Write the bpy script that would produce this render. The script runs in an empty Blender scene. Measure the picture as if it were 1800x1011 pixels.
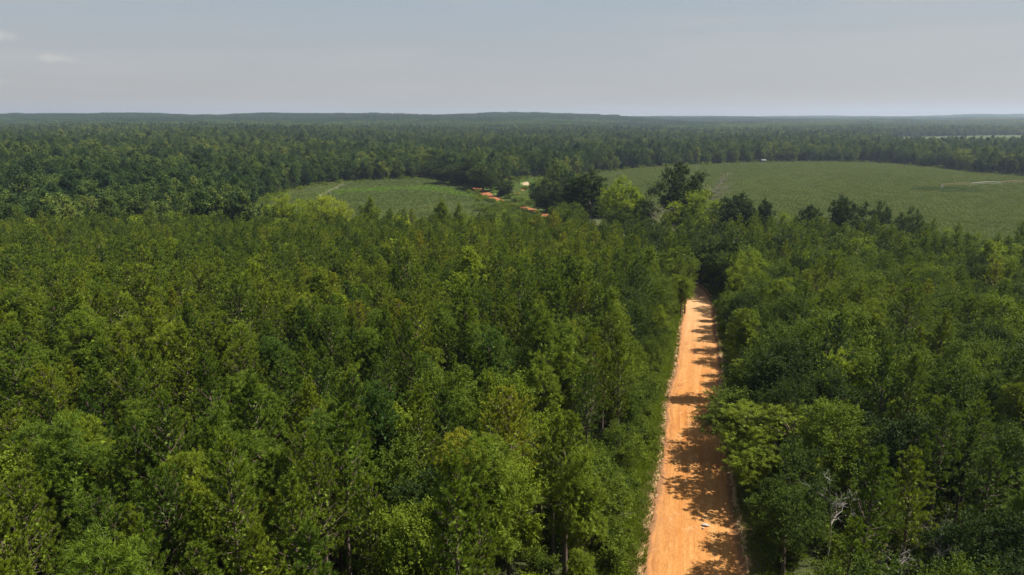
import bpy, math
import numpy as np
from mathutils import Vector, Matrix, noise

R = math.radians
D = bpy.data
sc = bpy.context.scene
col = sc.collection

# ------------------------------------------------------------------ camera, sky, sun, exposure
CAM_H = 34.0
PITCH = 14.0
FOC = 1200.0            # focal length in pixels of the 1800 px wide photo
cam_d = D.cameras.new('camera'); cam_d.sensor_width = 36; cam_d.lens = 24
cam_d.clip_start = 0.5; cam_d.clip_end = 40000
cam = D.objects.new('camera', cam_d); col.objects.link(cam)
cam.location = (0, 0, CAM_H); cam.rotation_euler = (R(90 - PITCH), 0, 0)
sc.camera = cam

SUN_AZ, SUN_EL = 84.0, 54.0      # clockwise from the viewing direction, above the horizon
SUN_STRENGTH = 4.2
SKY_STRENGTH = 0.052
w = D.worlds.new('World'); sc.world = w; w.use_nodes = True
nt = w.node_tree; nt.nodes.clear()
def N(t, kind, **kw):
    n = t.nodes.new(kind)
    for k, v in kw.items():
        if k in n.bl_rna.properties: setattr(n, k, v)
        else: n.inputs[k.replace('_', ' ')].default_value = v
    return n
out = N(nt, 'ShaderNodeOutputWorld'); bg = N(nt, 'ShaderNodeBackground'); bg.inputs[1].default_value = SKY_STRENGTH
sky = N(nt, 'ShaderNodeTexSky', sky_type='NISHITA', sun_disc=False, sun_elevation=R(SUN_EL), sun_rotation=R(SUN_AZ),
        altitude=100, air_density=1.0, dust_density=4.0, ozone_density=1.5)
def mixc(t, fac, a, b, blend='MIX'):
    m = t.nodes.new('ShaderNodeMix'); m.data_type = 'RGBA'; m.blend_type = blend; m.clamp_factor = True
    for sock, v in ((m.inputs[0], fac), (m.inputs[6], a), (m.inputs[7], b)):
        if isinstance(v, bpy.types.NodeSocket): t.links.new(v, sock)
        elif isinstance(v, (int, float)): sock.default_value = v
        else: sock.default_value = (*v, 1) if len(v) == 3 else v
    return m.outputs[2]
def mth(t, op, a, b=0.0, c=0.0):
    m = t.nodes.new('ShaderNodeMath'); m.operation = op
    for sock, v in zip(m.inputs, (a, b, c)):
        if isinstance(v, bpy.types.NodeSocket): t.links.new(v, sock)
        else: sock.default_value = v
    return m.outputs[0]
def ramp(t, fac, stops, interp='LINEAR'):
    r = t.nodes.new('ShaderNodeValToRGB'); r.color_ramp.interpolation = interp
    e = r.color_ramp.elements
    while len(e) < len(stops): e.new(0.5)
    for q, (p, c) in zip(e, stops):
        q.position = p; q.color = (*c, 1) if len(c) == 3 else c
    t.links.new(fac, r.inputs[0])
    return r.outputs[0]
tc = N(nt, 'ShaderNodeTexCoord'); sp = N(nt, 'ShaderNodeSeparateXYZ'); nt.links.new(tc.outputs['Generated'], sp.inputs[0])
# a hazy summer sky: the clear-air sky under a thin even veil, faint cirrus streaks and a few small fair-weather clouds
veil = ramp(nt, sp.outputs[2], [(0.0, (4.7, 4.4, 4.1)), (0.06, (4.1, 4.25, 4.35)), (0.16, (3.35, 3.9, 4.4)), (0.6, (2.5, 3.1, 3.8))])
skyc = mixc(nt, 0.85, sky.outputs[0], veil)
mp = N(nt, 'ShaderNodeMapping'); mp.inputs['Scale'].default_value = (1.2, 1.2, 14); mp.inputs['Rotation'].default_value = (0.05, 0.03, 0)
nt.links.new(tc.outputs['Generated'], mp.inputs[0])
ns = N(nt, 'ShaderNodeTexNoise'); ns.inputs['Scale'].default_value = 2.4; ns.inputs['Detail'].default_value = 5; nt.links.new(mp.outputs[0], ns.inputs[0])
cir = ramp(nt, ns.outputs[0], [(0.45, (0, 0, 0)), (0.75, (1, 1, 1))])
skyc = mixc(nt, mth(nt, 'MULTIPLY', cir, 0.6), skyc, (4.35, 4.35, 4.35))
def small_cloud(skyc, px, py, wx, wy, op):
    d = Vector(((px - 900) / FOC, 1, 0)); v = Vector(((px - 900) / FOC, -(py - 505.5) / FOC, -1))
    v.rotate(Matrix.Rotation(R(90 - PITCH), 3, 'X')); v.normalize()
    sb = N(nt, 'ShaderNodeVectorMath', operation='SUBTRACT'); nt.links.new(tc.outputs['Generated'], sb.inputs[0]); sb.inputs[1].default_value = v
    m2 = N(nt, 'ShaderNodeMapping'); m2.vector_type = 'POINT'
    az = math.atan2(v.x, v.y)
    m2.inputs['Rotation'].default_value = (0, 0, az); m2.inputs['Scale'].default_value = (1, 1, 1)
    nt.links.new(sb.outputs[0], m2.inputs[0])
    s = N(nt, 'ShaderNodeSeparateXYZ'); nt.links.new(m2.outputs[0], s.inputs[0])
    a = mth(nt, 'DIVIDE', s.outputs[0], wx / FOC); b = mth(nt, 'DIVIDE', s.outputs[2], wy / FOC)
    r = mth(nt, 'SQRT', mth(nt, 'ADD', mth(nt, 'MULTIPLY', a, a), mth(nt, 'MULTIPLY', b, b)))
    n2 = N(nt, 'ShaderNodeTexNoise'); n2.inputs['Scale'].default_value = 60; n2.inputs['Detail'].default_value = 6; nt.links.new(tc.outputs['Generated'], n2.inputs[0])
    r = mth(nt, 'ADD', r, mth(nt, 'MULTIPLY', mth(nt, 'SUBTRACT', n2.outputs[0], 0.5), 2.2))
    m = ramp(nt, r, [(0.25, (1, 1, 1)), (1.0, (0, 0, 0))])
    return mixc(nt, mth(nt, 'MULTIPLY', m, op), skyc, (5.1, 5.0, 4.8))
skyc = small_cloud(skyc, 95, 103, 28, 7, 0.6)
skyc = small_cloud(skyc, 2, 62, 16, 9, 0.6)
skyc = small_cloud(skyc, 3, 144, 18, 4, 0.2)
nt.links.new(skyc, bg.inputs[0]); nt.links.new(bg.outputs[0], out.inputs[0])

sun_d = D.lights.new('sun', 'SUN'); sun_d.energy = SUN_STRENGTH; sun_d.angle = R(0.5); sun_d.color = (1, 0.95, 0.86)
sun = D.objects.new('sun', sun_d); col.objects.link(sun)
sv = Vector((math.cos(R(SUN_EL)) * math.sin(R(SUN_AZ)), math.cos(R(SUN_EL)) * math.cos(R(SUN_AZ)), math.sin(R(SUN_EL))))
sun.rotation_euler = sv.to_track_quat('Z', 'Y').to_euler(); sun.location = (60, 0, 90)
sc.view_settings.view_transform = 'Standard'; sc.view_settings.look = 'None'
sc.view_settings.exposure = 1.2; sc.view_settings.gamma = 1.0
try:
    cy = sc.cycles
    cy.max_bounces = 6; cy.diffuse_bounces = 3; cy.glossy_bounces = 2; cy.transmission_bounces = 3; cy.volume_bounces = 0
    cy.transparent_max_bounces = 4; cy.use_denoising = True; cy.caustics_reflective = False; cy.caustics_refractive = False
    cy.denoising_input_passes = 'RGB_ALBEDO_NORMAL'
    cy.use_adaptive_sampling = True; cy.adaptive_threshold = 0.01
    cy.sample_clamp_indirect = 4
except Exception: pass

# ------------------------------------------------------------------ terrain function
def smoothtab(pts, sig=30.0):
    xs = np.arange(-400, 9600, 5.0)
    ys = np.interp(xs, [p[0] for p in pts], [p[1] for p in pts])
    outp = ys.copy()
    for s, lo in ((6, -400), (40, 900)):
        k = np.exp(-0.5 * (np.arange(-3 * s // 5 * 5, 3 * s // 5 * 5 + 5, 5) / s / 1.0) ** 2) if s > 6 else np.exp(-0.5 * (np.arange(-30, 35, 5) / 10.0) ** 2)
        k /= k.sum(); pad = len(k) // 2
        sm = np.convolve(np.pad(ys, pad, mode='edge'), k, mode='valid')
        outp = np.where(xs >= lo, sm, outp)
    return xs, outp
LX, LY = smoothtab([(0, 0), (50, 0), (160, -8), (205, -11.5), (250, -12.6), (350, -14), (800, -14), (1200, -12), (2000, -4), (2800, 16), (3500, 34), (5000, 20), (9600, 20)])
RX, RY = smoothtab([(0, 0), (50, 0), (160, -8), (205, -11.5), (250, -12.6), (350, -14), (800, -14), (1300, -13), (2000, -10), (3500, 6), (5000, 14), (7000, 27), (9600, 10)])
def sstep(a, b, v):
    t = np.clip((v - a) / (b - a), 0, 1); return t * t * (3 - 2 * t)
def H(x, y):
    x = np.asarray(x, float); y = np.asarray(y, float)
    r = np.where(y > 0, np.sqrt(y * y + 0.15 * x * x * sstep(400, 1500, y)), y)
    u = x / np.maximum(y, 50)
    wr = sstep(0.02, 0.30, u)
    h = np.interp(r, LX, LY) * (1 - wr) + np.interp(r, RX, RY) * wr
    a = sstep(700, 2500, y)
    h = h + a * (3.0 * np.sin(x / 310 + 1.3) * np.sin(y / 420 + .5) + 2.2 * np.sin(x / 170 + y / 260) + 1.2 * np.sin(x / 77 - y / 121)) + sstep(2400, 3600, y) * (2.2 * np.sin(x / 205 + .4) + 2.5 * np.sin(x / 93 + y / 400) + 2 * np.sin(x / 900 + 2))
    h = h + 14 * sstep(0.56, 0.68, u) * sstep(4500, 6500, y)
    h = h + 5 * sstep(-0.30, -0.55, -np.abs(u + 0.0)) * 0
    h = h + sstep(12, 60, np.abs(x - 15)) * (1 - sstep(250, 350, y)) * (0.5 * np.sin(x / 13.0) + .4 * np.sin(y / 17.0 + x / 29))
    # the big field is a low swell, the far left woods rise gently out of the valley
    h = h + 2.2 * np.exp(-(((x - 300) / 230) ** 2 + ((y - 560) / 170) ** 2))
    h = h + 7.0 * sstep(-120, -420, x) * sstep(230, 420, y) * (1 - sstep(1200, 2200, y))
    return h
CP, SP = math.cos(R(PITCH)), math.sin(R(PITCH))
def at(px, py, dz=0.0):
    """ground point seen at photo pixel (1800 wide)"""
    dx, dv = (px - 900) / FOC, -(py - 505.5) / FOC
    d = np.array([dx, CP + dv * SP, -SP + dv * CP])
    t = 5.0; prev = 5.0
    while t < 9000:
        p = d * t
        if CAM_H + p[2] < float(H(p[0], p[1])) + dz: break
        prev = t; t *= 1.01
    a, b = prev, t
    for _ in range(30):
        m = .5 * (a + b); p = d * m
        if CAM_H + p[2] < float(H(p[0], p[1])) + dz: b = m
        else: a = m
    p = d * b
    return float(p[0]), float(p[1])
def proj(x, y, z):
    zz = z - CAM_H
    depth = y * CP - zz * SP
    up = y * SP + zz * CP
    return 900 + FOC * x / depth, 505.5 - FOC * up / depth, depth
def col_at(px, yy, e=None):
    """x on the vertical photo line px at ground distance yy"""
    zz = float(H((px - 900) / FOC * yy, yy)) - CAM_H
    return (px - 900) / FOC * (yy * CP - zz * SP)

# ------------------------------------------------------------------ helpers
def mesh_np(name, V, quads=None, tris=None, mats=(), matq=None, matt=None, attrs=None, smooth=False):
    V = np.asarray(V, np.float32)
    q = np.zeros((0, 4), np.int32) if quads is None else np.asarray(quads, np.int32)
    t = np.zeros((0, 3), np.int32) if tris is None else np.asarray(tris, np.int32)
    me = D.meshes.new(name)
    me.vertices.add(len(V)); me.vertices.foreach_set('co', V.ravel())
    me.loops.add(len(q) * 4 + len(t) * 3)
    me.loops.foreach_set('vertex_index', np.concatenate([q.ravel(), t.ravel()]))
    me.polygons.add(len(q) + len(t))
    st = np.concatenate([np.arange(len(q)) * 4, len(q) * 4 + np.arange(len(t)) * 3]).astype(np.int32)
    me.polygons.foreach_set('loop_start', st)
    mi = np.concatenate([np.zeros(len(q), np.int32) if matq is None else matq, np.zeros(len(t), np.int32) if matt is None else matt]).astype(np.int32)
    me.update(calc_edges=True)
    me.polygons.foreach_set('material_index', mi)
    if smooth: me.polygons.foreach_set('use_smooth', np.ones(len(mi), bool))
    for m in mats: me.materials.append(m)
    for k, a in (attrs or {}).items():
        at_ = me.attributes.new(k, 'FLOAT', 'POINT'); at_.data.foreach_set('value', np.asarray(a, np.float32))
    return me
def tag(o, label=None, cat=None, group=None, kind=None):
    for k, v in (('label', label), ('category', cat), ('group', group), ('kind', kind)):
        if v: o[k] = v
    return o
def link(name, me, parent=None, loc=None):
    o = D.objects.new(name, me); col.objects.link(o)
    if parent: o.parent = parent
    if loc is not None: o.location = loc
    return o
def empty(name, loc, rz=0.0):
    o = D.objects.new(name, None); col.objects.link(o); o.location = loc; o.rotation_euler = (0, 0, rz); o.empty_display_size = 0.3
    return o
class Geo:
    """collects vertices, quads and a per-vertex leaf value"""
    def __init__(s): s.V = []; s.Q = []; s.T = []; s.A = []; s.n = 0
    def add(s, V, Q=None, T=None, A=None):
        V = np.asarray(V, float).reshape(-1, 3)
        if Q is not None and len(Q): s.Q.append(np.asarray(Q) + s.n)
        if T is not None and len(T): s.T.append(np.asarray(T) + s.n)
        s.V.append(V); s.A.append(np.full(len(V), .5) if A is None else np.asarray(A, float)); s.n += len(V)
    def arr(s):
        return (np.concatenate(s.V), np.concatenate(s.Q) if s.Q else None, np.concatenate(s.T) if s.T else None, np.concatenate(s.A))
    def mesh(s, name, mat, smooth=False):
        V, Q, T, A = s.arr(); return mesh_np(name, V, Q, T, [mat], attrs={'leaf': A}, smooth=smooth)
def tube(g, pts, rad, sides=6):
    pts = np.asarray(pts, float); n = len(pts); rad = np.broadcast_to(np.asarray(rad, float), (n,))
    tg = np.gradient(pts, axis=0); tg /= np.linalg.norm(tg, axis=1)[:, None] + 1e-9
    up = np.where(np.abs(tg[:, 2:3]) > .9, np.array([[1., 0, 0]]), np.array([[0, 0, 1.]]))
    a = np.cross(tg, up); a /= np.linalg.norm(a, axis=1)[:, None]; b = np.cross(tg, a)
    an = np.arange(sides) * 2 * math.pi / sides
    V = pts[:, None] + rad[:, None, None] * (np.cos(an)[None, :, None] * a[:, None] + np.sin(an)[None, :, None] * b[:, None])
    Q = []
    for i in range(n - 1):
        for k in range(sides):
            k2 = (k + 1) % sides; Q.append((i * sides + k, i * sides + k2, (i + 1) * sides + k2, (i + 1) * sides + k))
    g.add(V.reshape(-1, 3), Q)
def box(g, c, s, rz=0.0):
    c = np.asarray(c, float); s = np.asarray(s, float) / 2
    V = np.array([(x, y, z) for x in (-1, 1) for y in (-1, 1) for z in (-1, 1)], float) * s
    ca, sa = math.cos(rz), math.sin(rz); V = np.stack([V[:, 0] * ca - V[:, 1] * sa, V[:, 0] * sa + V[:, 1] * ca, V[:, 2]], 1) + c
    g.add(V, [(0, 1, 3, 2), (4, 6, 7, 5), (0, 4, 5, 1), (2, 3, 7, 6), (0, 2, 6, 4), (1, 5, 7, 3)])
def unit(v): return v / (np.linalg.norm(v, axis=-1, keepdims=True) + 1e-9)
def leaf_quads(g, P, Dr, L, W, rng, A, upb=0.5):
    """folded kite leaves from base P along Dr"""
    n = len(P); Dr = unit(Dr)
    nn = rng.normal(size=(n, 3)) * .7 + np.array([0, 0, upb]); S = unit(np.cross(Dr, nn)); U = np.cross(S, Dr)
    L = np.broadcast_to(L, (n,))[:, None]; W = np.broadcast_to(W, (n,))[:, None]
    mid = P + Dr * L * .45 - U * W * .12
    V = np.stack([P, mid + S * W / 2, P + Dr * L, mid - S * W / 2], 1).reshape(-1, 3)
    Q = np.arange(n * 4).reshape(n, 4)
    g.add(V, Q, A=np.repeat(A, 4))
def needle_tris(g, P, Dr, L, W, rng, A):
    n = len(P); Dr = unit(Dr); S = unit(np.cross(Dr, rng.normal(size=(n, 3)) * .55 + np.array([0, 0, .8])))
    L = np.broadcast_to(L, (n,))[:, None]; W = np.broadcast_to(W, (n,))[:, None]
    V = np.stack([P + S * W / 2, P - S * W / 2, P + Dr * L], 1).reshape(-1, 3)
    g.add(V, T=np.arange(n * 3).reshape(n, 3), A=np.repeat(A, 3))

# ------------------------------------------------------------------ materials
def newmat(name):
    m = D.materials.new(name); m.use_nodes = True; m.node_tree.nodes.clear()
    o = N(m.node_tree, 'ShaderNodeOutputMaterial'); return m, m.node_tree, o
def foliage(name, stops, trans=0.35, rough=0.5, spec=0.35, leafvar=0.25, bright=0.35):
    m, t, o = newmat(name)
    a = N(t, 'ShaderNodeAttribute', attribute_type='INSTANCER', attribute_name='tint')
    l = N(t, 'ShaderNodeAttribute', attribute_type='GEOMETRY', attribute_name='leaf')
    f = mth(t, 'ADD', a.outputs['Fac'], mth(t, 'MULTIPLY', mth(t, 'SUBTRACT', l.outputs['Fac'], 0.5), leafvar))
    c = ramp(t, f, stops)
    wn = N(t, 'ShaderNodeTexWhiteNoise', noise_dimensions='1D'); t.links.new(mth(t, 'MULTIPLY', l.outputs['Fac'], 913.7), wn.inputs['W'])
    v = mth(t, 'ADD', mth(t, 'MULTIPLY', wn.outputs['Value'], bright), 1 - bright / 2)
    hs = N(t, 'ShaderNodeHueSaturation'); t.links.new(c, hs.inputs['Color']); t.links.new(v, hs.inputs['Value'])
    p = N(t, 'ShaderNodeBsdfPrincipled'); t.links.new(hs.outputs[0], p.inputs['Base Color']); p.inputs['Roughness'].default_value = rough; p.inputs['Specular IOR Level'].default_value = spec
    tr = N(t, 'ShaderNodeBsdfTranslucent')
    c2 = mixc(t, 1.0, hs.outputs[0], (1.35, 1.35, 0.4), 'MULTIPLY'); t.links.new(c2, tr.inputs[0])
    mx = N(t, 'ShaderNodeMixShader'); mx.inputs[0].default_value = trans
    t.links.new(p.outputs[0], mx.inputs[1]); t.links.new(tr.outputs[0], mx.inputs[2]); t.links.new(mx.outputs[0], o.inputs[0])
    return m
M = {}
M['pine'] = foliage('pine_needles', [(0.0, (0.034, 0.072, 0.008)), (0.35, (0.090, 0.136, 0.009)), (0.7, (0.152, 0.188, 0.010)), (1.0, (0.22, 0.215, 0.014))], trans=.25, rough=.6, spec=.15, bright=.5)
M['leaf'] = foliage('broad_leaves', [(0.0, (0.022, 0.040, 0.010)), (0.3, (0.070, 0.102, 0.012)), (0.6, (0.122, 0.162, 0.013)), (0.8, (0.185, 0.235, 0.016)), (1.0, (0.27, 0.295, 0.020))], trans=.3, rough=.55, spec=.07, bright=.6)
M['wood'] = foliage('distant_leaves', [(0.0, (0.017, 0.038, 0.016)), (0.35, (0.052, 0.092, 0.022)), (0.7, (0.104, 0.146, 0.028)), (1.0, (0.18, 0.205, 0.038))], trans=.2, rough=.6, spec=.06, leafvar=.2)
M['brown'] = foliage('dead_needles', [(0.0, (0.16, 0.075, 0.035)), (1.0, (0.22, 0.10, 0.045))], trans=.1, rough=.8, spec=.1)
M['crop'] = foliage('crop_leaves', [(0.0, (0.045, 0.085, 0.018)), (0.5, (0.132, 0.160, 0.052)), (0.75, (0.11, 0.19, 0.022)), (1.0, (0.17, 0.28, 0.03))], trans=.25, rough=.5, spec=.08, leafvar=.06, bright=.2)
def bark(name, c1, c2, sc_=3.0):
    m, t, o = newmat(name)
    tcn = N(t, 'ShaderNodeTexCoord'); mpn = N(t, 'ShaderNodeMapping'); mpn.inputs['Scale'].default_value = (4, 4, .8); t.links.new(tcn.outputs['Object'], mpn.inputs[0])
    n = N(t, 'ShaderNodeTexNoise'); n.inputs['Scale'].default_value = sc_; n.inputs['Detail'].default_value = 6; t.links.new(mpn.outputs[0], n.inputs[0])
    c = ramp(t, n.outputs[0], [(0.3, c1), (0.7, c2)])
    p = N(t, 'ShaderNodeBsdfPrincipled'); p.inputs['Roughness'].default_value = .9; t.links.new(c, p.inputs['Base Color'])
    b = N(t, 'ShaderNodeBump'); b.inputs['Strength'].default_value = .6; b.inputs['Distance'].default_value = .02; t.links.new(n.outputs[0], b.inputs['Height']); t.links.new(b.outputs[0], p.inputs['Normal'])
    t.links.new(p.outputs[0], o.inputs[0]); return m
M['bark'] = bark('bark', (0.06, 0.042, 0.032), (0.16, 0.11, 0.085))
M['grey'] = bark('weathered_wood', (0.20, 0.175, 0.15), (0.36, 0.33, 0.29))
M['twig'] = bark('twig_bark', (0.15, 0.125, 0.10), (0.27, 0.235, 0.19))
def soil(name, stops, scale=1.0, rough=.95, bump=.05, extra=None, coord='Object'):
    m, t, o = newmat(name)
    tcn = N(t, 'ShaderNodeTexCoord')
    n = N(t, 'ShaderNodeTexNoise'); n.inputs['Scale'].default_value = scale; n.inputs['Detail'].default_value = 9; n.inputs['Roughness'].default_value = .62; t.links.new(tcn.outputs[coord], n.inputs[0])
    c = ramp(t, n.outputs[0], stops)
    if extra: c = extra(t, tcn, c)
    p = N(t, 'ShaderNodeBsdfPrincipled'); p.inputs['Roughness'].default_value = rough; p.inputs['Specular IOR Level'].default_value = .15; t.links.new(c, p.inputs['Base Color'])
    n2 = N(t, 'ShaderNodeTexNoise'); n2.inputs['Scale'].default_value = scale * 9; n2.inputs['Detail'].default_value = 6; t.links.new(tcn.outputs[coord], n2.inputs[0])
    b = N(t, 'ShaderNodeBump'); b.inputs['Strength'].default_value = 1; b.inputs['Distance'].default_value = bump; t.links.new(n2.outputs[0], b.inputs['Height']); t.links.new(b.outputs[0], p.inputs['Normal'])
    t.links.new(p.outputs[0], o.inputs[0]); return m
M['ground'] = soil('forest_floor', [(0.3, (0.035, 0.042, 0.016)), (0.5, (0.055, 0.062, 0.02)), (0.7, (0.085, 0.07, 0.035))], scale=.35, bump=.15)
M['grassland'] = soil('meadow_ground', [(0.3, (0.055, 0.09, 0.018)), (0.55, (0.075, 0.115, 0.02)), (0.75, (0.10, 0.13, 0.03))], scale=.09, bump=.2)
M['farfield'] = soil('far_pasture', [(0.3, (0.035, 0.055, 0.015)), (0.7, (0.06, 0.075, 0.022))], scale=.02, bump=.2)
M['sand'] = soil('pale_sand', [(0.3, (0.26, 0.18, 0.10)), (0.7, (0.38, 0.30, 0.20))], scale=.3, bump=.05)
M['redtrack'] = soil('red_track', [(0.3, (0.30, 0.10, 0.035)), (0.55, (0.40, 0.17, 0.065)), (0.75, (0.46, 0.28, 0.14))], scale=.25, bump=.05)
M['clay'] = soil('pale_clay', [(0.3, (0.26, 0.14, 0.065)), (0.7, (0.40, 0.27, 0.16))], scale=4, bump=.03)

# ------------------------------------------------------------------ road
RC = []   # centre x, y, width
for px, py, w_ in ((1221, 1011, 6.5), (1220, 881, 5.9), (1221, 780, 5.7), (1218, 705, 5.7), (1227, 646, 5.7), (1227, 578, 5.6), (1227, 528, 5.3)):
    x, y = at(px, py); RC.append((x, y, w_))
x0, y0, _ = RC[0]; x1, y1, _ = RC[1]; sl = (x1 - x0) / (y1 - y0)
RC = [(x0 - sl * (y0 + 30), -30.0, 6.5), (x0 - sl * (y0 - 20), 20.0, 6.5)] + RC
RC += [(46.5, 174, 5.3), (43, 188, 5.2), (37, 206, 5.2), (32, 235, 5.2), (28, 275, 5.5), (22, 320, 5.5)]
for px, py, w_ in ((935, 370, 5.5), (905, 362, 6), (868, 350, 7), (846, 337, 8), (833, 331, 6)):
    x, y = at(px, py); RC.append((x, y, w_))
RC = np.array(RC)
def catmull(P, step=0.6):
    o = []
    n = len(P)
    for i in range(n - 1):
        p0, p1, p2, p3 = P[max(i - 1, 0)], P[i], P[i + 1], P[min(i + 2, n - 1)]
        k = max(2, int(np.linalg.norm(p2[:2] - p1[:2]) / step))
        for j in range(k):
            t = j / k
            o.append(.5 * ((2 * p1) + (-p0 + p2) * t + (2 * p0 - 5 * p1 + 4 * p2 - p3) * t * t + (-p0 + 3 * p1 - 3 * p2 + p3) * t ** 3))
    o.append(P[-1]); return np.array(o)
RP = catmull(RC)
RT = np.gradient(RP[:, :2], axis=0); RT /= np.linalg.norm(RT, axis=1)[:, None]
RN = np.stack([RT[:, 1], -RT[:, 0]], 1)          # to the right of travel
RS = np.concatenate([[0], np.cumsum(np.linalg.norm(np.diff(RP[:, :2], axis=0), axis=1))])
def road_off(x, y):
    """signed distance from the road centre line and local width"""
    x = np.atleast_1d(np.asarray(x, float)); y = np.atleast_1d(np.asarray(y, float))
    best = np.full(x.shape, 1e9); idx = np.zeros(x.shape, int)
    sub = RP[::4]
    for s in range(0, len(x), 20000):
        d = (x[s:s + 20000, None] - sub[None, :, 0]) ** 2 + (y[s:s + 20000, None] - sub[None, :, 1]) ** 2
        k = d.argmin(1); idx[s:s + 20000] = k; best[s:s + 20000] = np.sqrt(d[np.arange(len(k)), k])
    i4 = np.minimum(idx * 4, len(RP) - 1)
    sg = np.sign((x - RP[i4, 0]) * RN[i4, 0] + (y - RP[i4, 1]) * RN[i4, 1])
    return best * sg, RP[i4, 2], RS[i4]

def poly_mask(poly, x, y):
    x = np.asarray(x, float); y = np.asarray(y, float); ins = np.zeros(x.shape, bool)
    n = len(poly)
    for i in range(n):
        (xa, ya), (xb, yb) = poly[i], poly[(i + 1) % n]
        c = ((ya > y) != (yb > y)) & (x < (xb - xa) * (y - ya) / (yb - ya + 1e-12) + xa)
        ins ^= c
    return ins
def P_(lst): return [at(*p) for p in lst]
FIELD_L = P_([(449, 364), (470, 347), (535, 332), (600, 322), (690, 318), (760, 316), (805, 322), (838, 336), (862, 350), (884, 362), (900, 385), (780, 400), (560, 400), (430, 392)])
FIELD_R = P_([(955, 330), (985, 318), (1050, 305), (1110, 298), (1200, 292), (1300, 287.5), (1380, 285.5), (1450, 285.5), (1530, 287), (1600, 291), (1680, 300), (1740, 307), (1800, 311), (1900, 318), (2100, 330)])
FIELD_R = FIELD_R + [(430, 190 + 90), (260, 225), (170, 232), (120, 262), (75, 300), (50, 340)]
SAND = P_([(917, 324), (922, 321), (930, 320.5), (932, 323), (929, 327.5), (921, 327)])
STRK = P_([(906, 341), (912, 336), (922, 333), (927, 333.5), (920, 338), (909, 342)])
CLEAR = P_([(838, 334), (850, 330), (900, 318), (930, 312), (985, 312), (985, 318), (955, 330), (975, 370), (990, 392), (880, 392), (862, 352)])
FAR_F = [(.50 * 1240, 1240), (.60 * 1080, 1080), (.9 * 1030, 1030), (.92 * 1700, 1700), (.55 * 1650, 1650)]
# margin of grass around both fields
def near_field(x, y):
    return poly_mask(FIELD_L, x, y) | poly_mask(FIELD_R, x, y) | poly_mask(CLEAR, x, y) | poly_mask(FAR_F, x, y)

# ground sheet: fine near the camera, coarse far away
ys = np.concatenate([np.arange(-60, 0, 10.), np.arange(0, 90, 1.5), np.arange(90, 260, 3.), np.arange(260, 900, 10.), np.arange(900, 3000, 40.), np.arange(3000, 8700, 130.)])
us = np.concatenate([np.linspace(-1.5, -.95, 6), np.linspace(-.9, .9, 260), np.linspace(.95, 1.5, 6)])
YY, UU = np.meshgrid(ys, us, indexing='ij')
XX = UU * (np.abs(YY) * .93 + 45)
rd, rw, _ = road_off(XX.ravel(), YY.ravel()); rd = rd.reshape(XX.shape); rw = rw.reshape(XX.shape)
ZZ = H(XX, YY) - 0.35 * (1 - sstep(rw / 2 + .6, rw / 2 + 3.2, np.abs(rd)))
ZZ += 0.10 * np.sin(XX * 1.7 + 2 * np.sin(YY * .9)) * np.sin(YY * 1.3) * (YY < 260) * sstep(rw / 2 + 3, rw / 2 + 6, np.abs(rd))
ny, nx = XX.shape
idx = np.arange(ny * nx).reshape(ny, nx)
Q = np.stack([idx[:-1, :-1], idx[:-1, 1:], idx[1:, 1:], idx[1:, :-1]], -1).reshape(-1, 4)
ground = link('ground', mesh_np('ground', np.stack([XX, YY, ZZ], -1).reshape(-1, 3), Q, mats=[M['ground']], smooth=True)); tag(ground, kind='structure')

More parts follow.
